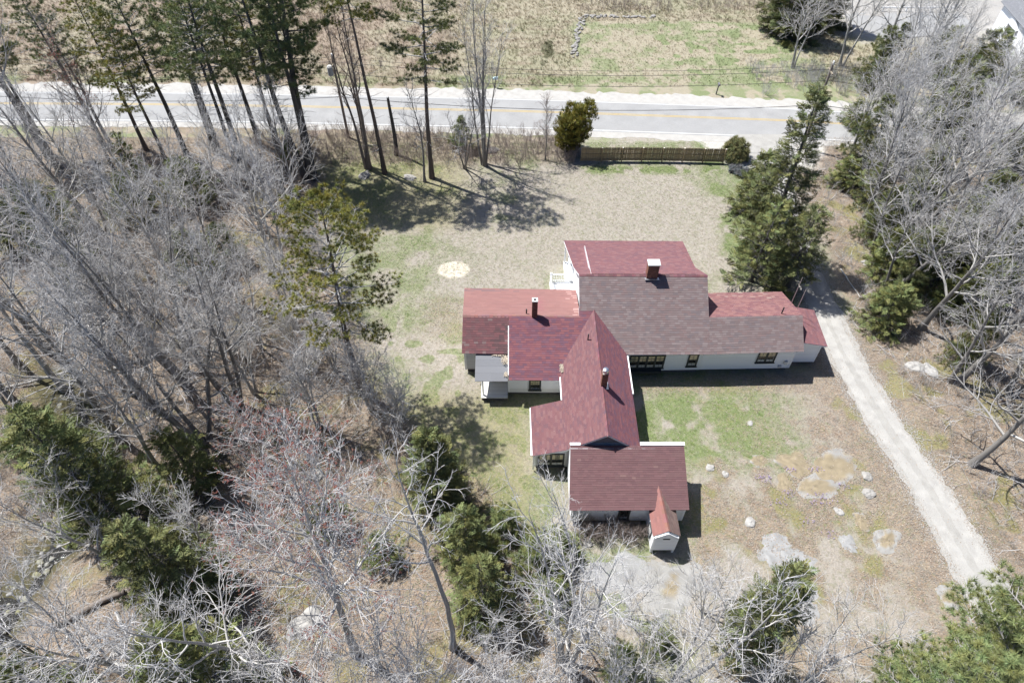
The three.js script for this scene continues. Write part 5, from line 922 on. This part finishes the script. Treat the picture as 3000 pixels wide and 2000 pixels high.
log('long mossy log lying near the stream at the lower left', -28.9, -14.6, -25.2, -17.0, 0.24, BARK.brown, 1); log('pale barkless log at the bottom left', -25.2, -12.7, -21.6, -12.0, 0.16, BARK.pale, 2); log('short pale log piece beside the long log', -25.1, -15.6, -24.2, -14.5, 0.12, BARK.pale, 3); log('pale log lying level near the bottom edge', -24.4, -13.0, -20.9, -13.1, 0.17, BARK.pale, 4); log('cut log end near the olive hemlock corner', -26.6, -12.2, -25.5, -13.0, 0.16, BARK.pale, 5); log('grey fallen trunk in the middle of the left wood', -33.6, -35.2, -29.0, -37.4, 0.16, BARK.grey, 6); log('pale fallen branch on the leaves right of the drive', 31.0, -47.5, 31.6, -43.8, 0.06, BARK.pale, 7); log('thin fallen trunk under the bare trees at the left', -41, -33.5, -36.4, -35.8, 0.12, BARK.grey, 8); log('fallen grey trunk near the left lawn edge', -18.4, -27.2, -14.9, -25.2, 0.14, BARK.grey, 9);
{ // stream
  const pts = []; for (let k = 0; k < STREAM.length - 1; k++) for (let q = 0; q < 8; q++) { const t = q / 8; pts.push([lerp(STREAM[k][0], STREAM[k + 1][0], t), lerp(STREAM[k][1], STREAM[k + 1][1], t)]); }
  const wv = tex(256, (i, j, o) => { o[0] = o[1] = o[2] = tile(fbm, i, j, 256, 14); });
  const w = z => 0.55 + 0.9 * noise(z * 0.8, 3.3);
  strip('stream_water', pts.map(([x, z]) => [x - w(z), z]), pts.map(([x, z]) => [x + w(z + 9), z]), -0.62, mat(0.03, 0.028, 0.022, 0.05, { bumpMap: wv, bumpScale: 0.12 }), 0.9);
  const m = []; const R = rng(91); const c = []; for (let k = 0; k < 110; k++) { const [x, z] = pts[Math.floor(R() * pts.length)], s = 0.12 + 0.25 * R() * R(); m.push(placed(V(x + (R() - 0.5) * 3.2, -0.62 + 0.04 * R(), z + (R() - 0.5) * 1.6), UP, R() * 6, V(s, s * 0.6, s * 0.8))); const q = R(); c.push(new THREE.Color().setRGB(lerp(0.3, 0.2, q), lerp(0.29, 0.19, q), lerp(0.28, 0.08, q))); }
  const s = instanced('stream_stones', rockGeo(92, 1, 1, 1, 0.3, 1), mat(1, 1, 1, 0.9), m, c, scene); tag(s, 'small mossy stones along the stream bed', 'stones', null, 'stuff');
}
{ // field wall: each stone a piece
  const g = thing('stone_wall', 'low tumbled dry stone wall at the corner of the field', 'stone wall'), R = rng(95), geos = [rockGeo(96, 1, 0.7, 0.8, 0.3, 1), rockGeo(97, 1, 0.6, 0.9, 0.3, 1), rockGeo(98, 0.9, 0.8, 0.8, 0.3, 1)];
  const lay = (ax, az, bx, bz, n) => { for (let k = 0; k < n; k++) { const t = (k + R()) / n, s = 0.12 + 0.2 * R(), x = lerp(ax, bx, t) + (R() - 0.5) * 0.9, z = lerp(az, bz, t) + (R() - 0.5) * 0.7, m = part('stone', geos[k % 3], R() < 0.3 ? rockMat : rockField, g); m.position.set(x, groundY(x, z) + s * 0.3, z); m.scale.setScalar(s); m.rotation.y = R() * 6; } };
  lay(8.4, -89.5, 9.2, -96, 46); lay(9.2, -96, 10.4, -101.4, 30); lay(10.4, -101.6, 21, -101.3, 60);
}

// ---------------------------------------------------------------- small growth and litter (uncountable)
const scatterR = rng(1234);
const inHouse = (x, z) => (x > -4 && x < 25.2 && z > -42 && z < -35) || (x > -2.6 && x < 9 && z > -35.2 && z < -32.2) || (x > 1.4 && x < 9 && z > -33 && z < -25.8) || (x > 4 && x < 11.8 && z > -26 && z < -21.7) || (x > 9.2 && x < 11 && z > -22 && z < -19.5) || (x > 3.4 && x < 15.6 && z > -48.2 && z < -35);
const onDrive = (x, z) => Math.abs(x - driveX(z)) < 1.05 + (z < -60 ? 3 : 0) && z > -71;
{
  const T = new TB(); const c = [1, 1, 1]; T.quad(V(-0.028, 0, -0.045), V(0.028, 0.004, -0.045), V(0.035, 0.022, 0.01), V(-0.035, 0.018, 0.01), c); T.tri(V(-0.035, 0.018, 0.01), V(0.035, 0.022, 0.01), V(0, 0.006, 0.055), c);
  const leaf = T.geo(), m = [], col = [], o = [0, 0, 0]; let tries = 0;
  while (m.length < 250000 && tries < 1100000) {
    tries++; const x = -62 + 124 * scatterR(), z = -70 + 66 * scatterR(); if (Math.abs(x) > 24 - z * 0.62) continue; zone(x, z, o);
    let p = zoneOut.litter; if (onDrive(x, z)) p *= 0.05; if (inHouse(x, z)) continue; if (scatterR() > p) continue;
    m.push(placed(V(x, groundY(x, z) + 0.012 + 0.03 * scatterR(), z), V((scatterR() - 0.5) * 0.9, 1, (scatterR() - 0.5) * 0.9).normalize(), scatterR() * 6.28, 0.5 + 0.5 * scatterR()));
    const k = 0.75 + 0.6 * scatterR(), h = scatterR(); col.push(new THREE.Color().setRGB(lerp(0.285, 0.285, h) * k, lerp(0.215, 0.245, h) * k, lerp(0.16, 0.2, h) * k));
  }
  tag(instanced('fallen_leaves', leaf, mat(1, 1, 1, 0.85), m, col, scene), 'dry tan fallen leaves covering the woodland floor', 'leaves', null, 'stuff');
  tag(instanced('roof_leaves', leaf, mat(1, 1, 1, 0.85), debris[0], debris[1], scene), 'pale leaf debris caught in the roof corners', 'leaves', null, 'stuff');
  console.log('leaves', m.length, tries);
}
{
  const blade = (n, h, w, sp) => { const T = new TB(); for (let k = 0; k < n; k++) { const a = pieceR() * 6.28, q = sp * pieceR(), b = V(Math.cos(a) * q * 0.5, 0, Math.sin(a) * q * 0.5), hh = h * (0.6 + 0.6 * pieceR()), s = V(-Math.sin(a), 0, Math.cos(a)).multiplyScalar(w), t = V(Math.cos(a) * q, hh, Math.sin(a) * q), kk = 0.75 + 0.5 * pieceR(); T.tri(b.clone().sub(s), b.clone().add(s), t, [kk, kk, kk]); } return T.geo(); };
  const short = blade(9, 0.035, 0.009, 0.14), long = blade(12, 0.2, 0.016, 0.4), gm = leafMat(1, 1, 1), mS = [], cS = [], mF = [], cF = [], o = [0, 0, 0];
  while (mS.length < 110000) { const x = -24 + 58 * scatterR(), z = -69 + 56 * scatterR(); zone(x, z, o); const g = zoneOut.green, s = zoneOut.straw; if (scatterR() > g * 0.9 + s * 0.3 || inHouse(x, z) || onDrive(x, z)) continue; const isG = scatterR() < g / (g + s + 1e-6); mS.push(placed(V(x, groundY(x, z), z), UP, scatterR() * 6.28, 0.6 + 0.8 * scatterR())); const k = 0.75 + 0.5 * scatterR(); cS.push(isG ? new THREE.Color().setRGB(0.145 * k, 0.21 * k, 0.055 * k) : new THREE.Color().setRGB(0.36 * k, 0.315 * k, 0.245 * k)); }
  tag(instanced('lawn_grass', short, gm, mS, cS, scene), 'short patchy green and straw lawn grass', 'grass', null, 'stuff');
  while (mF.length < 46000) { const x = -80 + 150 * scatterR(), z = -116 + 34.5 * scatterR(); if (z > roadZ(x) - 5.4) continue; zone(x, z, o); if (x > 48 && z < -93) continue; const g = zoneOut.green, mown = x > 9 && x < 40 && z > -100; mF.push(placed(V(x, groundY(x, z), z), V((scatterR() - 0.5) * 0.7, 1, (scatterR() - 0.5) * 0.7 + 0.2).normalize(), scatterR() * 6.28, (mown ? 0.4 : 0.75) + 0.5 * scatterR())); const k = 0.75 + 0.5 * scatterR(); cF.push(scatterR() < g * 0.8 ? new THREE.Color().setRGB(0.16 * k, 0.2 * k, 0.07 * k) : new THREE.Color().setRGB(o[0] * 1.25 * k, o[1] * 1.22 * k, o[2] * 1.15 * k)); }
  tag(instanced('field_grass', long, gm, mF, cF, scene), 'tall dry tan grass across the field beyond the road', 'grass', null, 'stuff');
}
{ // brush: thin stems too many to count
  const put = (name, label, n, pick, lo, hi, material) => { const lists = [[], []]; let k = 0, t = 0; while (k < n && t < n * 30) { t++; const q = pick(); if (!q) continue; const [x, z] = q; lists[k % 2].push(placed(V(x, groundY(x, z) - 0.05, z), V((scatterR() - 0.5) * 0.8, 1, (scatterR() - 0.5) * 0.8).normalize(), scatterR() * 6.28, lo + (hi - lo) * scatterR())); k++; } const g = new THREE.Group(); g.name = name; scene.add(g); tag(g, label, 'brush', null, 'stuff'); lists.forEach((l, i) => instanced('stems', BRUSH[i], material, l, null, g)); };
  put('roadside_brush', 'brown leafless brush in the strip between lawn and road', 1500, () => { const x = -30 + 37.5 * scatterR(), z = -71 + 7.4 * scatterR(); return z < roadZ(x) + 5.2 || z > -64.4 + (noise(x, 4) - 0.5) * 2 ? null : [x, z]; }, 0.7, 1.8, twigMat.brush);
  put('woodland_brush', 'leafless undergrowth on the floor of the left wood', 3200, () => { const x = -56 + 64 * scatterR(), z = -69 + 61 * scatterR(); return woodAmount(x, z) < 0.6 || x > 8 || streamDist(x, z) < 1.6 || noise(x * 0.25, z * 0.25) < 0.42 ? null : [x, z]; }, 0.5, 1.6, twigMat.brush);
  put('drive_side_brush', 'leafless undergrowth in the wood right of the drive', 1900, () => { const x = 30 + 32 * scatterR(), z = -70 + 52 * scatterR(); return x < driveX(z) + 3 ? null : [x, z]; }, 0.6, 1.7, twigMat.grey);
  put('wall_side_brush', 'tangle of dark bare stems before the store wall', 160, () => [4.4 + 4.9 * scatterR(), -21.4 + 1.1 * scatterR()], 0.8, 1.6, twigMat.brush);
  put('meadow_brush', 'brown bare brush at the far edge of the field', 620, () => { const s = scatterR(), q = s < 0.4 ? [10 + 30 * scatterR(), -102.6 - 4 * scatterR()] : [-34 + 32 * scatterR(), -86 - 24 * scatterR()]; return noise(q[0] * 0.4 + 3, q[1] * 0.4) < 0.45 ? null : q; }, 0.7, 1.5, twigMat.brush);
  put('verge_brush', 'bare brush around the pole at the right end of the field', 300, () => { const x = 31 + 15 * scatterR(), z = -86 + 7 * scatterR(); return noise(x * 0.5, z * 0.5) < 0.5 ? null : [x, z]; }, 0.7, 2.0, twigMat.grey);
}
{ // dead sticks lying about the wood floor
  const lists = [[], [], []]; let k = 0; while (k < 2600) { const x = -56 + 118 * scatterR(), z = -69 + 61 * scatterR(), w = woodAmount(x, z); if (scatterR() > w || streamDist(x, z) < 1.4 || onDrive(x, z) || inHouse(x, z)) continue; const a = scatterR() * 6.28; lists[k % 3].push(placed(V(x, groundY(x, z) + 0.05, z), V(Math.cos(a), 0.06, Math.sin(a)).normalize(), scatterR() * 6.28, V(0.9 + scatterR() * 1.2, 0.9 + scatterR() * 1.6, 0.9))); k++; }
  const g = new THREE.Group(); g.name = 'fallen_sticks'; scene.add(g); tag(g, 'grey dead sticks strewn over the leaves of the wood floor', 'sticks', null, 'stuff'); lists.forEach((l, i) => instanced('sticks', SPRAY[i], twigMat.grey, l, null, g));
}
{ // loose gravel spilling over the drive's edges
  const m = [], c = [], g = new THREE.OctahedronGeometry(0.035, 0); g.scale(1, 0.55, 0.8); while (m.length < 26000) { const z = -66 + 62 * scatterR(), s = scatterR() < 0.5 ? -1 : 1, d = 1.42 + (scatterR() + scatterR() + scatterR() - 1.5) * 0.75, x = driveX(z) + s * d; m.push(placed(V(x, groundY(x, z) + 0.03, z), UP, scatterR() * 6.28, 0.6 + 0.9 * scatterR())); const k = 0.8 + 0.45 * scatterR(); c.push(new THREE.Color().setRGB(0.36 * k, 0.34 * k, 0.31 * k)); }
  tag(instanced('loose_gravel', g, mat(1, 1, 1, 0.95), m, c, scene), 'loose pale gravel along both edges of the drive', 'gravel', null, 'stuff');
}
{ // creeping purple flowers
  const m = [], c = [], R = rng(99); for (const [x, z, n, s] of [[18.4, -25.2, 40, 0.5], [20.4, -25.9, 26, 0.4], [19.8, -24.0, 30, 0.5], [22.0, -23.6, 44, 0.8], [22.3, -26.0, 22, 0.4], [24.0, -24.6, 20, 0.4], [18.9, -23.2, 24, 0.5], [20.6, -21.9, 16, 0.6], [21.8, -20.9, 14, 0.4]]) for (let k = 0; k < n; k++) { m.push(placed(V(x + (R() + R() - 1) * s * 1.5, 0.1 + 0.06 * R(), z + (R() + R() - 1) * s * 0.9), V(R() - 0.5, 1.4, R() - 0.5).normalize(), R() * 6, 0.4 + 0.5 * R())); const q = 0.8 + 0.4 * R(); c.push(new THREE.Color().setRGB(0.4 * q, 0.31 * q, 0.52 * q)); }
  tag(instanced('creeping_flowers', BUD, budMat, m, c, scene), 'patches of creeping purple flowers on the rock ledges', 'flowers', null, 'stuff');
}
{ // where several things would share a label, say which one from left to right
  const by = new Map(); for (const o of scene.children) if (o.userData.label && o.userData.kind !== 'stuff') { const l = o.userData.label; by.has(l) ? by.get(l).push(o) : by.set(l, [o]); }
  const ord = ['', 'second', 'third', 'fourth', 'fifth', 'sixth', 'seventh', 'eighth', 'ninth', 'tenth', 'eleventh', 'twelfth', 'thirteenth', 'fourteenth', 'fifteenth', 'sixteenth', 'seventeenth', 'eighteenth', 'nineteenth', 'twentieth', 'twenty first', 'twenty second', 'twenty third', 'twenty fourth'];
  for (const [l, list] of by) if (list.length > 1) { const side = o => o.position.x / (44 - o.position.z); list.sort((a, b) => side(a) - side(b)).forEach((o, k) => { o.userData.label = `${l}, ${k === 0 ? 'leftmost' : k === list.length - 1 ? 'rightmost' : ord[k] + ' from left'}`; }); }
}
renderer.render(scene, camera);
